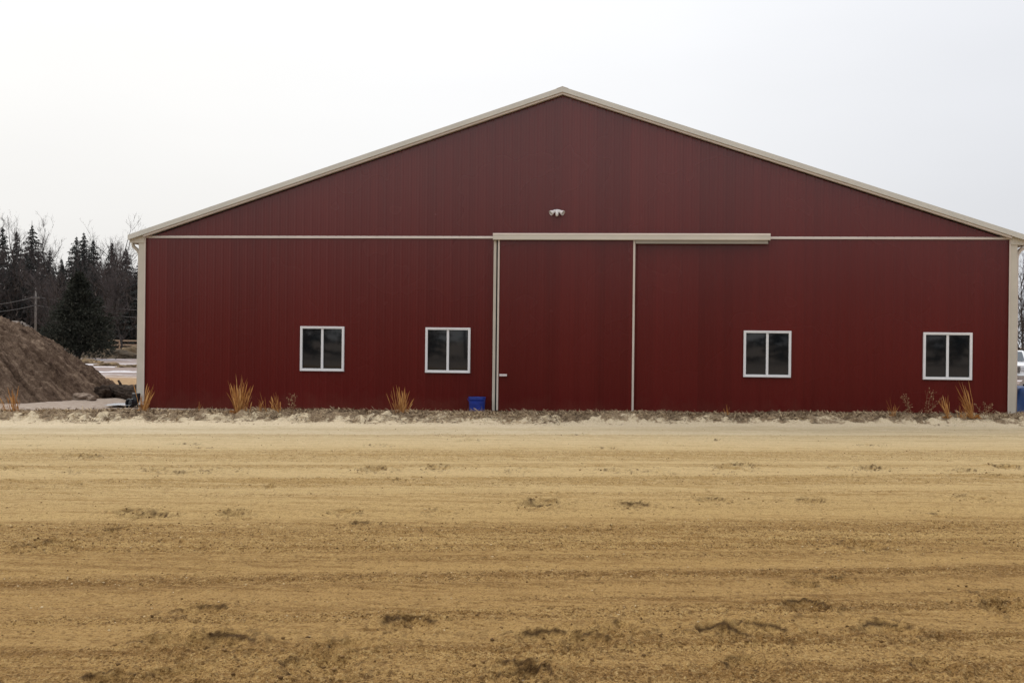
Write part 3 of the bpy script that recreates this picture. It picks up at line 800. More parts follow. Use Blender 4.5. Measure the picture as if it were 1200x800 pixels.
def lump(name, loc, sx_, sy_, sz_, mat, seed, amp=.3, freq=2., sub=4, rz=0.):
    import bmesh
    bm = bmesh.new(); bmesh.ops.create_icosphere(bm, subdivisions=sub, radius=1)
    for v in bm.verts:
        p = v.co.copy(); n_ = mnoise.fractal(p*freq+Vector((seed, 0, 0)), 1., 2., 4)
        v.co = p*(1+amp*n_); v.co.x *= sx_; v.co.y *= sy_; v.co.z *= sz_
    me = bpy.data.meshes.new(name); bm.to_mesh(me); bm.free(); me.materials.append(mat)
    me.polygons.foreach_set('use_smooth', np.ones(len(me.polygons), bool))
    o = bpy.data.objects.new(name, me); COL.objects.link(o); o.location = loc; o.rotation_euler.z = rz
    return o

def fallen_log():
    a = at(130.5, 457.5, 35.2); b = at(168, 463, 33.0)
    root = empty('fallen_log', (a.x, a.y, 0), 'thick dark fallen log lying between the soil pile and barn corner', 'log')
    A, B = Vector((0, 0, a.z)), Vector((b.x-a.x, b.y-a.y, b.z)); d = (B-A).normalized(); u = d.orthogonal().normalized(); v = d.cross(u)
    nl, na = 60, 72; vs = []; fs = []
    for i in range(nl):
        k = i/(nl-1); p = A.lerp(B, k); rad = .20+.075*k
        if k < .05: rad *= .93
        for j in range(na):
            th = 2*math.pi*j/na
            rr_ = rad*(1+.10*mnoise.noise(Vector((math.cos(th)*2.2, math.sin(th)*2.2, k*3)))+.10*mnoise.noise(Vector((math.cos(th)*4, math.sin(th)*4, k*9)))+.05*math.sin(3*th+2*k)+.035*math.sin(17*th+3*math.sin(6*k)))
            q = p+(u*math.cos(th)+v*math.sin(th))*rr_
            if i == 0: q += d*(.10*math.sin(th*2)+.06*mnoise.noise(Vector((th, 9, 1))))
            vs.append(q)
    for i in range(nl-1):
        for j in range(na): fs.append((i*na+j, i*na+(j+1) % na, (i+1)*na+(j+1) % na, (i+1)*na+j))
    MB().add(vs, fs).build('bark', M['bark'], root, True)
    for end, name in ((0, 'cut_end'), (nl-1, 'cut_end')):
        ring = vs[end*na:(end+1)*na]; c = sum(ring, Vector())/na
        inner = [c.lerp(p, .5)+d*(.03 if end == 0 else -.03) for p in ring]
        MB().add(ring+inner+[c], [(j, (j+1) % na, na+(j+1) % na, na+j) for j in range(na)]+[(na+j, na+(j+1) % na, 2*na) for j in range(na)]).build(name, M['cutwood'], root)
    st_ = MB().tube([A.lerp(B, .35)+Vector((0, 0, .15)), A.lerp(B, .30)+Vector((-.05, -.05, .36))], [.05, .035], 8); st_.build('branch_stub', M['bark'], root, True)
fallen_log()
o = lump('tree_stump', (*foot(121, 34.3)[:2], .13), .30, .26, .22, M['bark'], 3.3, .45, 1.8); tag(o, 'rough reddish-brown root stump at the right toe of the soil pile', 'stump')
o = lump('stone', (*foot(97, 33.3)[:2], .07), .34, .26, .12, M['rock'], 8.1, .4, 1.5, rz=.3); tag(o, 'flat brown stone lying at the front foot of the soil pile', 'stone')
o = lump('stone', (*foot(108, 33.0)[:2], .05), .13, .11, .08, M['rock'], 5.7, .4, 1.7, 3); tag(o, 'fist-size pale stone between the flat stone and the stump', 'stone')

# ------------------------------------------------------------------ dry grass clumps and weeds on the bank
def ground_at(px, t):
    # walk the view direction until the given distance behind the bank foot
    for d_ in np.arange(20, 34, .02):
        p = CAM+d_*ray(px, 400); s_, tt_ = st_of(p[0], p[1])
        if tt_ >= t: break
    h = float(bank_h(np.array([s_]), np.array([tt_]))[0][0]); return Vector((p[0], p[1], h-.01))
def clump(px, t, h, n, spread, lean, label, mat='sedge', seed=0, name='grass_clump', wid=.0062, tail=0.):
    rnd = random.Random(seed+int(px)); loc = ground_at(px, t); mb = MB()
    tuft = [(rnd.gauss(0, spread*.22), rnd.gauss(0, .16), rnd.uniform(.55, 1.0), rnd.gauss(0, .12)) for _ in range(4)]; tuft[0] = (0, 0, 1., 0)
    for i in range(n):
        az = rnd.uniform(0, 2*math.pi); r_ = abs(rnd.gauss(0, spread*.30)); tx, tl, th_, ty = rnd.choice(tuft); L = h*th_*(.38+.80*rnd.random()**1.3)
        p = Vector((tx+.55*r_*math.cos(az), ty*.5+r_*math.sin(az)*.6, 0)); out = rnd.gauss(0, .10)+tl+spread*.22*math.cos(az)
        d = Vector((out+lean+rnd.gauss(0, .06), .25*math.sin(az)*spread, 1)).normalized()
        droop = rnd.uniform(-.05, .35)*(1 if d.x > 0 else -1); w_ = wid*rnd.uniform(.6, 1.3)
        face = rnd.uniform(0, math.pi); sd_ = Vector((math.cos(face), math.sin(face)*.6, 0)); tone = min(1, max(0, rnd.gauss(.45, .22)))
        q = p.copy(); vs = []; ns = 6
        for k in range(ns+1):
            u = k/ns; ww = w_*(1-.55*u)
            if tail and .55 < u < .98: ww = w_*(1.0+tail*rnd.random())
            if k == ns: ww = .001
            vs += [q-sd_*ww, q+sd_*ww]
            d = (d+Vector((droop*.10+rnd.gauss(0, .035), rnd.gauss(0, .03), -.02*u))).normalized(); q = q+d*(L/ns)
        mb.add(vs, [(2*k, 2*k+1, 2*k+3, 2*k+2) for k in range(ns)], tone)
    # low tuft of curled leaves at the base
    for i in range(n//2):
        az = rnd.uniform(0, 2*math.pi); L = h*rnd.uniform(.12, .28); d = Vector((math.cos(az), math.sin(az), rnd.uniform(.2, 1.2))).normalized()
        p = Vector((math.cos(az), math.sin(az), 0))*spread*.15; sd_ = d.cross(Vector((0, 0, 1))).normalized()*wid
        mb.add([p-sd_, p+sd_, p+d*L*.6+sd_*.6, p+d*L-Vector((0, 0, L*.3))], [(0, 1, 2, 3)], rnd.uniform(.05, .6))
    o = mb.build(name, M[mat]); o.location = loc
    return tag(o, label, 'weed' if name == 'dry_weed' else 'grass', 'dry plants along the bank')
clump(18, 1.7, .56, 46, .30, -.10, 'rusty dry grass clump in front of the soil pile, leftmost on the bank', tail=1.2, seed=2)
clump(6, 1.9, .42, 10, .30, -.35, 'thin leaning dry stalks at the far left edge of the bank', seed=5, tail=.8)
clump(168, 1.6, .60, 80, .26, .02, 'orange dry grass clump at the foot of the left corner trim', tail=1., seed=3)
clump(234, 1.5, .34, 7, .15, .10, 'few faint dry stalks between left corner trim and the tallest clump', seed=4)
clump(279, 1.25, .78, 110, .30, -.02, 'tallest and densest orange dry grass clump, left of the first window', tail=1.1, seed=6)
clump(306, 1.4, .34, 30, .14, -.02, 'short narrow tan grass tuft just right of the tallest clump', seed=7)
clump(314, 1.4, .52, 5, .06, -.22, 'single thin stalk leaning left between the two small tufts', seed=17)
clump(327, 1.35, .50, 40, .24, -.12, 'sparse dry grass clump leaning left, under the first window', tail=.8, seed=8)
clump(473, 1.4, .60, 72, .34, -.06, 'fanned orange dry grass clump under the second window', tail=1., seed=9)
clump(853, 1.35, .32, 12, .14, -.10, 'tiny dry grass sprig below and left of the third window', seed=10)
clump(1048, 1.0, .45, 14, .20, .0, 'small reddish dry sprig left of the fourth window', seed=11)
clump(1112, .85, .55, 40, .16, -.24, 'shorter leaning dry grass clump under the fourth window', tail=.7, seed=12)
clump(1141, .85, .86, 62, .18, -.26, 'tall leaning dry grass clump at the right of the fourth window', tail=.6, seed=13)
clump(1127, .85, .30, 26, .30, .0, 'low sprawling dry grass between the two leaning clumps', seed=21)
def dry_weed(px, t, h, label, seed):
    rnd = random.Random(seed); mb = MB(); loc = ground_at(px, t)
    for j in range(4):
        q = Vector((rnd.gauss(0, .05), rnd.gauss(0, .03), 0)); d = Vector((rnd.gauss(0, .25), rnd.gauss(0, .1), 1)).normalized(); pts = [q.copy()]
        for k in range(6):
            d = (d+Vector((rnd.gauss(0, .12), rnd.gauss(0, .1), 0))).normalized(); q = q+d*h/6*rnd.uniform(.8, 1.1); pts.append(q.copy())
            for s_ in range(2):
                e = (d+Vector((rnd.gauss(0, .7), rnd.gauss(0, .5), .2))).normalized(); tip = q+e*h*rnd.uniform(.08, .22)
                mb.tube([q, tip], .0018, 3, False, .3)
                for z in range(2):
                    c = tip+Vector((rnd.gauss(0, .012), rnd.gauss(0, .012), rnd.gauss(0, .012))); r_ = rnd.uniform(.006, .012)
                    mb.add([c+Vector(v)*r_ for v in ((1, 0, 0), (-1, 0, 0), (0, 1, 0), (0, -1, 0), (0, 0, 1), (0, 0, -1))], [(0, 2, 4), (2, 1, 4), (1, 3, 4), (3, 0, 4), (2, 0, 5), (1, 2, 5), (3, 1, 5), (0, 3, 5)], rnd.uniform(.2, 1))
        mb.tube(pts, .003, 4, True, .2)
    o = mb.build('dry_weed', M['weed']); o.location = loc; tag(o, label, 'weed', 'dry plants along the bank')
dry_weed(1068, 1.0, .50, 'airy seed-headed weed left of the sill of the fourth window', 3)
dry_weed(1086, 1.0, .62, 'airy seed-headed weed below the sill of the fourth window', 4)
dry_weed(1156, .85, .38, 'small airy weed between the tall clump and right corner trim', 5)
dry_weed(343, 1.4, .40, 'faint airy weed just left of the first window, beside the sparse clump', 6)

# ------------------------------------------------------------------ trees
def conifer_mesh(seed, h=17., wide=.23, n_wh=46, start=.08):
    rnd = np.random.default_rng(seed); V = []; Fq = []; T = []
    def quad(a, b, c, d, tone):
        n = len(V); V.extend([a, b, c, d]); Fq.append((n, n+1, n+2, n+3)); T.extend([tone]*4)
    for i in range(n_wh):
        u = start+(1-start)*(i/n_wh)**.92; z0 = h*u
        Rr = h*wide*(1-u)**1.08*(.60+.62*rnd.random())+.05
        nb = 8 if u < .8 else 6
        a0 = rnd.random()*6.28
        for k in range(nb):
            if rnd.random() < .12: continue
            az = a0+6.283*k/nb+rnd.normal(0, .25); L = Rr*rnd.uniform(.6, 1.15); d = np.array([math.cos(az), math.sin(az), 0])
            side = np.array([-d[1], d[0], 0]); z = z0+rnd.normal(0, .12); ns = max(3, int(L/.34))
            for j in range(ns):
                f = (j+.3)/ns; p = d*L*f+np.array([0, 0, z-L*.34*f+L*.16*f*f])
                for s_ in range(5):
                    q = p+side*rnd.normal(0, .04+.13*L*(1.1-f))+np.array([0, 0, rnd.normal(-.06, .07)])
                    dd = d*rnd.uniform(.1, .5)+side*rnd.normal(0, .38)+np.array([0, 0, -rnd.uniform(.05, .5)]); dd = dd/np.linalg.norm(dd)*rnd.uniform(.25, .55)*min(1, .35+L*.5)
                    wv = np.cross(dd, rnd.normal(size=3)); wv = wv/(np.linalg.norm(wv)+1e-6)*rnd.uniform(.05, .12)*min(1, .4+L*.5)
                    quad(q-wv, q+wv, q+dd*.7+wv*.6, q+dd, min(1, max(0, rnd.normal(.3+.35*f, .18))))
    # leader
    quad(np.array([-.05, 0, h*.95]), np.array([.05, 0, h*.95]), np.array([.02, 0, h*1.02]), np.array([-.02, 0, h*1.03]), .4)
    return np.array(V), np.array(Fq), np.array(T)
def bare_mesh(seed, h=14., twigs=1.0):
    rnd = random.Random(seed); tr = MB(); Vt = []; Ft = []; Tt = []
    def ribbon(p, q, w_, tone):
        d = (q-p); sd_ = d.cross(Vector((rnd.gauss(0, 1), rnd.gauss(0, 1), rnd.gauss(0, 1)))).normalized()*w_
        n = len(Vt); Vt.extend([p-sd_, p+sd_, q+sd_*.5, q-sd_*.5]); Ft.append((n, n+1, n+2, n+3)); Tt.extend([tone]*4)
    def branch(p, d, L, rad, lev):
        ns = 5; pts = [p.copy()]; q = p.copy(); dd = d.copy(); out = []
        for k in range(ns):
            dd = (dd+Vector((rnd.gauss(0, .14), rnd.gauss(0, .14), .06 if lev else .02))).normalized(); q = q+dd*L/ns; pts.append(q.copy()); out.append((q.copy(), dd.copy(), (k+1)/ns))
        if lev <= 1: tr.tube(pts, [rad*(1-.75*i/ns) for i in range(ns+1)], 7 if lev == 0 else 5, True)
        else:
            for a, b in zip(pts[:-1], pts[1:]): ribbon(a, b, max(.009, rad*.8), rnd.uniform(.2, .8))
        if lev >= 4: return
        nch = (18, 7, 5, 5)[lev]
        for c in range(int(nch*twigs) if lev == 3 else nch):
            i = rnd.randrange(1 if lev == 0 else 0, ns); q, dq, u = out[i]
            if lev == 0 and u < .35: continue
            az = rnd.uniform(0, 6.283); o1 = dq.orthogonal().normalized(); o2 = dq.cross(o1); sp = rnd.uniform(.5, 1.1)
            nd = (dq+(o1*math.cos(az)+o2*math.sin(az))*sp+Vector((0, 0, .18))).normalized()
            branch(q-dq*rnd.random()*L/ns, nd, L*rnd.uniform(.32, .58)*(1.0 if lev else .8), rad*.45, lev+1)
    branch(Vector((0, 0, -.1)), Vector((rnd.gauss(0, .04), rnd.gauss(0, .04), 1)).normalized(), h*.86, h*.0125, 0)
    return tr, (np.array([tuple(v) for v in Vt]), np.array(Ft), np.array(Tt))

def tree(name, trunk_me, crown_me, loc, rz, sxy, sz, label, cat='tree', group=None):
    o = empty(name, loc, label, cat, group, rz); o.scale = (sxy, sxy, sz)
    for nm, me in (('trunk', trunk_me), ('crown', crown_me)):
        c = bpy.data.objects.new(nm, me); COL.objects.link(c); c.parent = o
    return o
def mesh_only(name, V, Fq, mat, tone):
    o = from_np(name, V, Fq, mat, None, False, {'tone': tone}); me = o.data; bpy.data.objects.remove(o); return me
CON = []
for i in range(4):
    hh = 17.
    V, Fq, T = conifer_mesh(20+i, hh, (.50, .60, .42, .56)[i], (40, 38, 44, 36)[i])
    t = MB().tube([(0, 0, -.2), (.05, .03, hh*.5), (0, 0, hh*.99)], [.24, .15, .02], 8); to = t.build('trunk', M['trunk'], None, True); tme = to.data; bpy.data.objects.remove(to)
    CON.append((tme, mesh_only('crown', V, Fq, M['spruce'], T)))
BARE = []; BARE_RAW = []
for i in range(5):
    tr, (V, Fq, T) = bare_mesh(40+i, 14.)
    to = tr.build('trunk', M['trunk'], None, True); tme = to.data; bpy.data.objects.remove(to)
    BARE.append((tme, mesh_only('crown', V, Fq, M['twig'], T))); BARE_RAW.append((tr, V, Fq, T))

# broad dark cedar in front of the wood
def cedar():
    rnd = np.random.default_rng(5); h = 7.35; V = []; Fq = []; T = []
    root = empty('cedar_tree', foot(92, 92), 'broad dark evergreen cedar standing in front of the bare wood', 'tree')
    def spray(p, d0, sz, tone):
        d = d0+rnd.normal(0, .45, 3)+np.array([0, 0, .25]); d = d/np.linalg.norm(d)*sz*rnd.uniform(.6, 1.3)
        wv = np.cross(d, rnd.normal(size=3)); wv = wv/(np.linalg.norm(wv)+1e-6)*rnd.uniform(.03, .075)
        k = len(V); V.extend([p-wv, p+wv, p+d*.7+wv*.6, p+d]); Fq.append((k, k+1, k+2, k+3)); T.extend([min(1, max(0, tone+rnd.normal(0, .10)))]*4)
    kz, kr = [0, .10, .22, .36, .50, .62, .70, .80, .90, 1.0], [2.5, 3.0, 3.1, 2.75, 2.1, 1.75, 1.15, .85, .6, .1]
    nb = 185
    for i in range(nb):
        u = (i+rnd.random())/nb; u = u**1.1; az = rnd.random()*6.283; L = np.interp(u, kz, kr)*rnd.choice([.72, .85, .95, 1.05, 1.18])
        d = np.array([math.cos(az), math.sin(az), 0]); side = np.array([-d[1], d[0], 0]); z0 = .75+u*(h-.9); lift = rnd.uniform(-.10, .28)
        hue = rnd.uniform(-.15, .2); m_ = int(40+62*L/2.5)
        for j in range(m_):
            f = rnd.random()**.6; wdt = .10+.30*L*.45*math.sin(min(1, f*1.15)*2.4)
            p = d*L*f+side*rnd.normal(0, wdt)+np.array([0, 0, z0+lift*L*f-.10*L*f*f+rnd.normal(0, .10+.07*L)])
            spray(p, d*.8, .24, .18+.38*f+hue)
    from_np('crown', np.array(V), np.array(Fq), M['cedar'], root, False, {'tone': np.array(T)})
    MB().tube([(0, 0, -.2), (.05, 0, 2.5), (0, 0, 6.8)], [.20, .15, .03], 8).build('trunk', M['trunk'], root, True)
    for k in range(3):
        a = k*2.1
        MB().tube([(.1*math.cos(a), .1*math.sin(a), .2), (.6*math.cos(a), .6*math.sin(a), 1.2), (1.3*math.cos(a), 1.3*math.sin(a), 2.2)], [.08, .06, .03], 6).build('limb', M['trunk'], root, True)
cedar()

def tree_h(top_py, px, depth): return (394.8+(px-150)*.011-top_py)*depth/F+1.9
# conifers: pixel column of the tip, row of the tip, depth
con = [(2, 262, 158, 0, 'spruce half cut off by the left edge of the picture'), (18, 268, 165, 2, 'thin ragged spruce second from the left edge of the picture'),
       (36, 260, 152, 1, 'tallest pointed spruce, above the utility pole'), (57, 290, 168, 3, 'low spruce in the dip right of the tallest spruce'),
       (97, 269, 150, 3, 'wide dark spruce rising behind the cedar'), (88, 274, 160, 1, 'spruce crowding the left flank of the wide spruce'), (108, 277, 156, 0, 'spruce crowding the right flank of the wide spruce'),
       (130, 281, 158, 2, 'narrow spruce tip between the wide spruce and the barn'), (147, 288, 164, 1, 'dark spruce closest to the left eave of the barn'),
       (71, 300, 172, 0, 'small far spruce left of the wide spruce')]
for px, py, dp, k, lab in con:
    hgt = tree_h(py, px, dp); s_ = hgt/17.2
    tree('spruce_tree', *CON[k], foot(px, dp), px*.7, s_*(1.0 if px != 97 else 1.15), s_, lab, 'tree', 'conifers in the wood')
rs = random.Random(4)
for i in range(16):
    px = -20+i*12+rs.uniform(-4, 4); py = rs.uniform(300, 325); dp = rs.uniform(132, 150); k = rs.randrange(4); s_ = tree_h(py, px, dp)/17.2
    tree('spruce_tree', *CON[k], foot(px, dp), px*.9, s_*1.15, s_, 'dark young spruce filling the middle storey of the wood, lower than the pointed ones', 'tree', 'young spruces in the wood')
for px, py, dp, k in ((-40, 262, 156, 1), (-85, 270, 165, 3), (176, 290, 166, 2), (205, 285, 172, 0)):
    s_ = tree_h(py, px, dp)/17.2
    tree('spruce_tree', *CON[k], foot(px, dp), px*.7, s_, s_, 'spruce outside the picture or hidden by the barn, part of the same wood', 'tree', 'hidden conifers')
rb = random.Random(11)
bl = 'leafless grey tree in the wood behind the soil pile and cedar'
for i in range(30):
    px = -60+i*7.9+rb.uniform(-4, 4); dp = rb.uniform(122, 158); py = rb.uniform(310, 342) if i % 5 else rb.uniform(292, 304)
    s_ = tree_h(py, px, dp)/13.2; k = rb.randrange(5)
    tree('bare_tree', *BARE[k], foot(px, dp), rb.uniform(0, 6.28), s_*rb.uniform(.8, 1.05), s_, bl, 'tree', 'leafless trees in the wood')
# pale leaning bare crowns beside the cedar
for px, py, dp, k, lab in ((72, 322, 108, 0, 'pinkish-grey leafless tree close to the left side of the cedar'), (124, 312, 112, 3, 'pinkish-grey leafless tree close to the right side of the cedar'), (146, 330, 104, 1, 'leafless tree with upright trunks beside the left corner of the barn')):
    s_ = tree_h(py, px, dp)/13.2
    tree('bare_tree', *BARE[k], foot(px, dp), px, s_*1.15, s_, lab, 'tree')
for px, py, dp, k, lab in ((1197, 332, 135, 2, 'leafless grey tree seen right of the barn above the white pickup'), (1206, 322, 150, 4, 'leafless tree at the right edge of the picture behind the first one')):
    s_ = tree_h(py-12, px, dp)/13.2
    tree('bare_tree', *BARE[k], foot(px, dp), px, s_, s_, lab, 'tree')
for px, py, dp, k in ((1225, 340, 140, 0), (1250, 325, 150, 1), (1280, 330, 138, 3)):
    s_ = tree_h(py-12, px, dp)/13.2
    tree('bare_tree', *BARE[k], foot(px, dp), px, s_, s_, 'leafless tree beyond the right edge of the picture', 'tree', 'hidden bare trees')

# undergrowth of the wood: one tangled mass
def undergrowth(name, boxes, n, hmax, label, mat='brush'):
    rnd = np.random.default_rng(31); V = np.empty((n, 4, 3)); T = np.empty(n)
    for i in range(n):
        px0, px1, d0, d1 = boxes[i % len(boxes)]
        px = rnd.uniform(px0, px1); dp = rnd.uniform(d0, d1); b = foot(px, dp)
        hh = hmax*rnd.random()**1.3; p = np.array([b.x, b.y, hh]); d = np.array([rnd.normal(0, .5), rnd.normal(0, .4), rnd.uniform(.2, 1)]); d *= rnd.uniform(.5, 1.5)
        wv = np.array([fw[1], -fw[0], 0])*rnd.uniform(.02, .06)*(1 if rnd.random() < .5 else -1)+rnd.normal(0, .02, 3)
        V[i, 0] = p-wv; V[i, 1] = p+wv; V[i, 2] = p+d+wv*.4; V[i, 3] = p+d-wv*.4; T[i] = np.clip(rnd.normal(.35, .25), 0, 1)
    o = from_np(name, V.reshape(-1, 3), np.arange(n*4).reshape(n, 4), M[mat], None, False, {'tone': np.repeat(T, 4)})
    tag(o, label, 'undergrowth', kind='stuff')
undergrowth('undergrowth', [(-80, 240, 126, 175)], 26000, 8.5, 'dark tangle of leafless undergrowth along the foot of the wood')

# wood on the other side of the track, behind the viewer (seen only in the windows and the sheen of the siding)
def back_wood():
    Vs, Fs, Ts = [], [], []; off = 0; rnd = random.Random(3)
    for i in range(44):
        if i % 2 == 0:
            V, Fq, T = conifer_mesh(70+i % 4, 17., .3, 24)
        else:
            tr, V0, F0, T0 = BARE_RAW[i % 5]; tv = np.array(tr.v)
            V, T = V0, T0; Fq = F0
            q4 = np.array([f for f in tr.f if len(f) == 4]); V = np.concatenate([V0, tv]); Fq = np.concatenate([F0, q4+len(V0)]); T = np.concatenate([T0, np.full(len(tv), .2)])
        a = rnd.uniform(0, 6.28); s_ = rnd.uniform(.8, 1.15); ca, sa = math.cos(a)*s_, math.sin(a)*s_
        P = np.stack([V[:, 0]*ca-V[:, 1]*sa, V[:, 0]*sa+V[:, 1]*ca, V[:, 2]*s_], -1)+np.array([-66+i*3.0+rnd.uniform(-1.5, 1.5), -84+rnd.uniform(-9, 9), 0])
        Vs.append(P); Fs.append(Fq+off); Ts.append(T); off += len(P)
    o = from_np('far_wood', np.concatenate(Vs), np.concatenate(Fs), M['brush'], None, False, {'tone': np.concatenate(Ts)})
    tag(o, 'wood on the other side of the track mirrored in the barn windows', 'wood', kind='stuff')
back_wood()

# low continuous wood closing the horizon to the right and far beyond the barn
def horizon_wood():
    rnd = random.Random(9); kinds = []
    for i in range(3):
        kinds.append(conifer_mesh(90+i, 15., .32, 15))
    for i in range(4):
        tr, (V0, F0, T0) = bare_mesh(140+i, 12., .35)
        tv = np.array(tr.v); q4 = np.array([f for f in tr.f if len(f) == 4])
        kinds.append((np.concatenate([V0, tv]), np.concatenate([F0, q4+len(V0)]), np.concatenate([T0, np.full(len(tv), .25)])))
    Vs, Fs, Ts, off = [], [], [], 0
    for i in range(150):
        V, Fq, T = kinds[rnd.choice((0, 1, 2, 3, 3, 4, 4, 5, 5, 6, 6))]
        az = R(-62+i*.86+rnd.uniform(-.6, .6)); dd = rnd.uniform(215, 290)
        if az < R(-13) and az > R(-33): continue
        a = rnd.uniform(0, 6.28); s_ = rnd.uniform(.85, 1.25); ca, sa = math.cos(a)*s_, math.sin(a)*s_
        P = np.stack([V[:, 0]*ca-V[:, 1]*sa, V[:, 0]*sa+V[:, 1]*ca, V[:, 2]*s_*rnd.uniform(.85, 1.1)], -1)+np.array([CAM[0]+dd*math.sin(az), CAM[1]+dd*math.cos(az), 0])
        Vs.append(P); Fs.append(Fq+off); Ts.append(T); off += len(P)
    n = 30000; r2 = np.random.default_rng(77); az = np.radians(r2.uniform(-62, 66, n)); dd = r2.uniform(205, 260, n)
    b = np.stack([CAM[0]+dd*np.sin(az), CAM[1]+dd*np.cos(az), 6.5*r2.random(n)**1.4], -1)
    d = np.stack([r2.normal(0, .6, n), r2.normal(0, .6, n), r2.uniform(.3, 1.6, n)], -1)*r2.uniform(.6, 1.6, (n, 1))
    sd_ = np.stack([np.cos(az), -np.sin(az), 0*az], -1)*r2.uniform(.05, .14, (n, 1))
    Vu = np.stack([b-sd_, b+sd_, b+d+sd_*.4, b+d-sd_*.4], 1).reshape(-1, 3)
    Vs.append(Vu); Fs.append(np.arange(n*4).reshape(n, 4)+off); Ts.append(np.repeat(np.clip(r2.normal(.4, .25, n), 0, 1), 4))
    o = from_np('horizon_wood', np.concatenate(Vs), np.concatenate(Fs), M['brush'], None, False, {'tone': np.concatenate(Ts)})
    tag(o, 'low far-off leafless wood along the horizon beyond the barn', 'wood', kind='stuff')
horizon_wood()

# ------------------------------------------------------------------ far yard: fence, mounds, pole, wires, posts
def rail_fence():
    a = foot(60, 116); b = foot(190, 116); d = (b-a); L = d.length; rz = math.atan2(d.y, d.x)
    root = empty('rail_fence', a, 'long low wooden rail fence at the far side of the muddy yard', 'fence', rz=rz)
    for k in range(int(L/2.4)+1):
        MB().box(k*2.4-.06, k*2.4+.06, -.06, .06, -.1, 1.62).build('post', M['oldwood'], root)
    for z in (.55, 1.0, 1.45):
        MB().box(-.1, L, -.10, -.062, z, z+.17).build('rail', M['oldwood'], root)
rail_fence()
mi = 0
for px, dp, w_, h_, lab in ((112, 101, 1.9, .80, 'dark earth mound under the right side of the cedar'), (140, 99, 2.0, .78, 'dark earth mound closest to the barn corner'), (93, 98, 1.5, .55, 'low earth mound directly below the cedar'), (128, 108, 2.4, .8, 'tan earth mound behind the two dark mounds'), (158, 104, 1.8, .95, 'tan weedy mound half hidden by the barn corner')):
    mi += 1
    o = lump('earth_mound', (*foot(px, dp)[:2], -.1), w_, 1.6, h_, M['mound'] if mi not in (4, 5) else M['tanearth'], mi*4.1, .35, 1.3, 5, rz=mi); tag(o, lab, 'mound')
# small muddy hummocks with snow between, nearer the viewer
for px, dp, w_, h_, lab in ((103, 80, 1.1, .35, 'muddy hummock left in the snowy yard beside the pile slope'), (128, 74, .9, .22, 'small muddy hummock amid the snow patches'), (152, 70, .8, .2, 'muddy hummock by the snow nearest the barn corner')):
    mi += 1
    o = lump('earth_mound', (*foot(px, dp)[:2], -.06), w_, .8, h_, M['tanearth'], mi*4.1, .45, 2., 5, rz=mi); tag(o, lab, 'mound')
pl = empty('utility_pole', foot(41.5, 118), 'bare wooden utility pole standing before the trees', 'utility pole')
hp = tree_h(337, 41, 118)
MB().tube([(0, 0, -.3), (0, 0, hp)], [.14, .105], 10).build('shaft', M['greypole'], pl, True)
MB().box(-.5, .5, -.14, -.09, hp-1.15, hp-1.06).build('crossarm', M['greypole'], pl)
for x in (-.42, .42): MB().lathe([(0, 0), (.05, 0), (.04, .12), (0, .13)], 8, Matrix.Translation((x, -.115, hp-1.05))).build('insulator', M['greypole'], pl, True)
def wire(pxa, pya, pxb, pyb, dp, sag, label):
    a = at(pxa, pya, dp); b = at(pxb, pyb, dp); n = 24
    pts = [a.lerp(b, k/n)-Vector((0, 0, sag*4*(k/n)*(1-k/n))) for k in range(n+1)]
    MBo = MB().tube(pts, .022, 5); o = MBo.build('power_line', M['wire'], None, True); tag(o, label, 'wire', 'overhead wires')
wire(-60, 356, 41.5, 347.5, 117.9, .5, 'upper overhead wire running left from the utility pole')
wire(-60, 366, 41.5, 357.5, 117.9, .4, 'lower overhead wire running left from the utility pole')
wire(41.5, 347.5, 230, 366, 117.9, .4, 'upper overhead wire running right from the pole behind the cedar')
wire(41.5, 357.5, 230, 374, 117.9, .4, 'lower overhead wire running right from the pole behind the cedar')
for px, hh, c, lab in ((76.5, 1.1, 'pale_post', 'pale wooden stake nearest the pile beneath the cedar'), (80.5, 1.35, 'oldwood', 'reddish wooden stake in the middle of the three beneath the cedar'), (86.5, 1.2, 'pale_post', 'pale wooden stake right of the other two beneath the cedar')):
    mb = MB().prism([(-.11, -.1), (.11, -.1), (.10, hh), (0, hh+.08), (-.10, hh)], -.08, .08)
    o = mb.build('wooden_stake', M[c], None, bevel=.01); o.location = foot(px, 95); tag(o, lab, 'stake')
# pale shed glimpsed over the pile
sh = empty('shed', foot(20, 128), 'small pale shed glimpsed between the pile top and the trees', 'shed', rz=.2)
MB().prism([(-1.5, 0), (1.5, 0), (1.5, 2.6), (0, 3.5), (-1.5, 2.6)], -1.5, 1.5).build('wall', M['mound'], sh)
MB().prism([(-1.7, 2.5), (0, 3.52), (1.7, 2.5), (1.7, 2.6), (0, 3.64), (-1.7, 2.6)], -1.7, 1.7).build('roof', M['pale_post'], sh)
MB().box(-.45, .45, -1.54, -1.501, 1.1, 2.0).build('window', M['white'], sh)

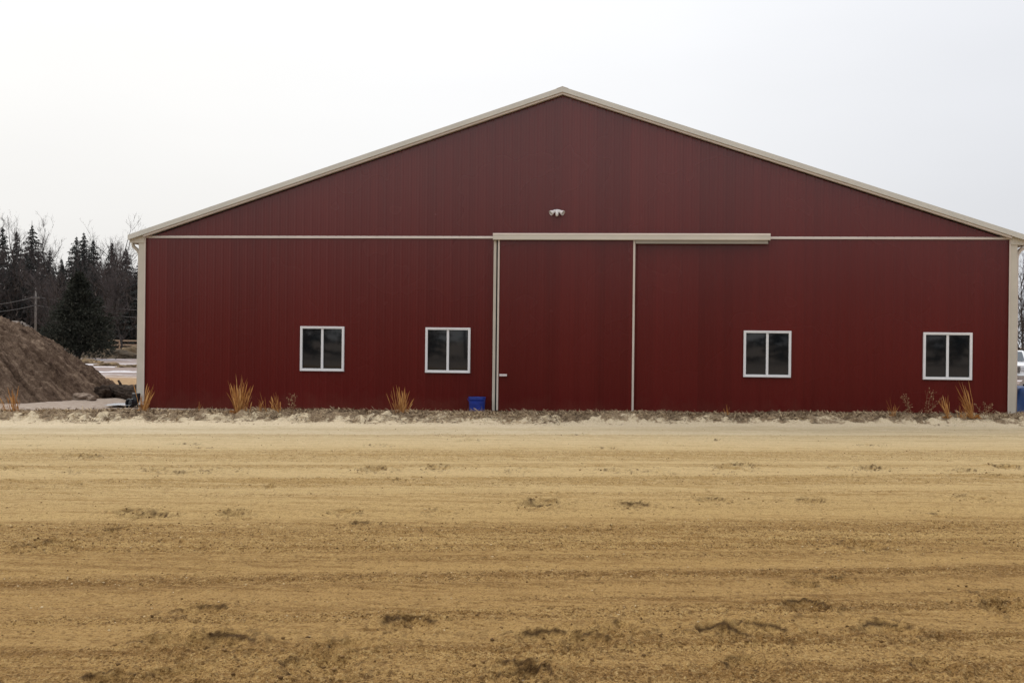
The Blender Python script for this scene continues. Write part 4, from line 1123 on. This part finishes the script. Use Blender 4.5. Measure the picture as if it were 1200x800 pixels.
# ------------------------------------------------------------------ right edge: pickup, tarp heap, plank
M['truckpaint'] = simple('white_car_paint', (.78, .79, .81), .22, .03, 2)
M['chrome'] = simple('grille_chrome', (.55, .56, .58), .25, .1, 5, metallic=.9)
M['tyre'] = simple('tyre_rubber', (.012, .012, .012), .85, .2, 9)
M['autoglass'] = simple('auto_glass', (.06, .075, .09), .08, .1, 2)
M['headlamp'] = simple('headlamp_lens', (.5, .52, .55), .12, .1, 6)
M['tarp'] = simple('blue_tarp', (.018, .062, .20), .5, .3, 4, .6, 14)
def pickup():
    c = foot(1181, 53); root = empty('pickup_truck', c, 'white pickup truck parked behind the right corner of the barn', 'pickup truck', rz=R(-20))
    # local frame: front faces -y, width along x
    def sect(y, pts):  # half profile (x,z) mirrored
        return [(x, y, z) for x, z in pts]+[(-x, y, z) for x, z in reversed(pts)]
    low = [(.0, .48), (.82, .48), (.93, .62), (.97, .85), (.95, 1.0)]
    secs = [sect(-2.55, [(0, .62), (.74, .62), (.86, .70), (.88, .9), (.80, 1.03), (0, 1.06)]), sect(-2.40, [(0, .5), (.84, .5), (.93, .66), (.95, .92), (.86, 1.10), (0, 1.13)]),
            sect(-1.2, [(0, .48), (.86, .48), (.96, .66), (.98, .98), (.88, 1.17), (0, 1.21)]), sect(-.9, [(0, .48), (.86, .48), (.96, .66), (.98, 1.0), (.90, 1.19), (0, 1.22)]),
            sect(.9, [(0, .48), (.86, .48), (.96, .66), (.98, 1.0), (.92, 1.19), (0, 1.20)]), sect(2.75, [(0, .52), (.86, .52), (.95, .66), (.96, 1.0), (.92, 1.18), (0, 1.18)])]
    n = len(secs[0]); mb = MB(); vs = [v for s_ in secs for v in s_]
    fs = [(i*n+k, i*n+(k+1) % n, (i+1)*n+(k+1) % n, (i+1)*n+k) for i in range(len(secs)-1) for k in range(n)]+[tuple(range(n)), tuple(range((len(secs)-1)*n, len(secs)*n))[::-1]]
    mb.add(vs, fs); mb.build('body', M['truckpaint'], root, True, bevel=.02)
    cab = MB(); b0 = [(-.88, -1.0, 1.2), (.88, -1.0, 1.2), (.88, 1.0, 1.2), (-.88, 1.0, 1.2)]; b1 = [(-.70, -.30, 1.72), (.70, -.30, 1.72), (.70, .75, 1.74), (-.70, .75, 1.74)]
    cab.add(b0+b1, [(0, 1, 5, 4), (1, 2, 6, 5), (2, 3, 7, 6), (3, 0, 4, 7), (4, 5, 6, 7)]); cab.build('cab', M['truckpaint'], root, bevel=.07)
    def on(fr, to, y_off): pass
    ws = MB().add([(-.76, -.965, 1.255), (.76, -.965, 1.255), (.62, -.38, 1.675), (-.62, -.38, 1.675)], [(0, 1, 2, 3)])
    wso = ws.build('windshield', M['autoglass'], root); wso.location = (0, -.02, .008)
    for sg in (-1, 1):
        MB().add([(sg*.875, -.75, 1.25), (sg*.875, .8, 1.25), (sg*.725, .62, 1.66), (sg*.725, -.25, 1.66)], [(0, 1, 2, 3)]).build('side_window', M['autoglass'], root).location = (sg*.012, 0, .0)
        h = MB().box(min(sg*.60, sg*.88), max(sg*.60, sg*.88), -2.60, -2.45, .80, 1.0).build('headlight', M['headlamp'], root, bevel=.03)
        m_ = MB().box(min(sg*1.02, sg*1.22), max(sg*1.02, sg*1.22), -.75, -.62, 1.2, 1.45).build('mirror', M['black'], root, bevel=.03)
        for y in (-1.65, 1.75):
            tm = Matrix.Translation((sg*.84, y, .38)) @ Matrix.Rotation(R(90), 4, 'Y')
            wh = MB().lathe([(.22, -.12), (.36, -.13), (.385, -.08), (.385, .08), (.36, .13), (.22, .12)], 24, tm).build('wheel', M['tyre'], root, True)
            MB().lathe([(0, sg*.10), (.10, sg*.12), (.22, sg*.09), (.225, -sg*.05)], 20, tm).build('rim', M['chrome'], wh, True)
    g = MB().box(-.58, .58, -2.585, -2.50, .72, 1.0).build('grille', M['black'], root)
    for z in (.76, .85, .94): MB().box(-.57, .57, -2.61, -2.587, z, z+.035).build('grille_bar', M['chrome'], g)
    MB().box(-.95, .95, -2.74, -2.56, .42, .64).build('bumper', M['chrome'], root, bevel=.04)
pickup()
def tarp():
    c = foot(1222, 31.2); nx_, ny_ = 70, 50
    x = np.linspace(-1.35, 1.35, nx_)[None, :]; y = np.linspace(-1.0, 1.0, ny_)[:, None]
    e = np.maximum(np.abs(x)/1.2, np.abs(y)/.85)
    z = .74*(1-sstep(.62, 1.02, e))+.02
    z = z+(.10*fbm(x*1.6, y*1.6, 3, 120)+.07*np.abs(vn(x*5+y*3, y*2-x, 121))*sstep(.45, .9, e))*(e < 1.08)
    V = np.stack([x+.06*vn(x*3, y*3, 122)+0*y, y+.06*vn(x*3, y*3, 123)+0*x, z], -1).reshape(-1, 3)
    idx = np.arange(nx_*ny_).reshape(ny_, nx_); Fq = np.stack([idx[:-1, :-1], idx[:-1, 1:], idx[1:, 1:], idx[1:, :-1]], -1).reshape(-1, 4)
    o = from_np('tarp_heap', V, Fq, M['tarp'], None, True); o.location = (c.x, c.y, .02); tag(o, 'heap under a crumpled blue tarp beside the right corner of the barn', 'tarp')
tarp()
a = at(1189, 458, 32.6); b = at(1213, 433, 32.9); a.z = max(a.z, .6)
d = b-a
mb = MB().box(-.06, .06, -.02, .02, -.9, d.length+.2); o = mb.build('plank', M['pale_post'], None, bevel=.004)
o.location = a; o.rotation_euler = d.to_track_quat('Z', 'Y').to_euler(); tag(o, 'pale grey plank leaning over the blue tarp heap', 'plank')
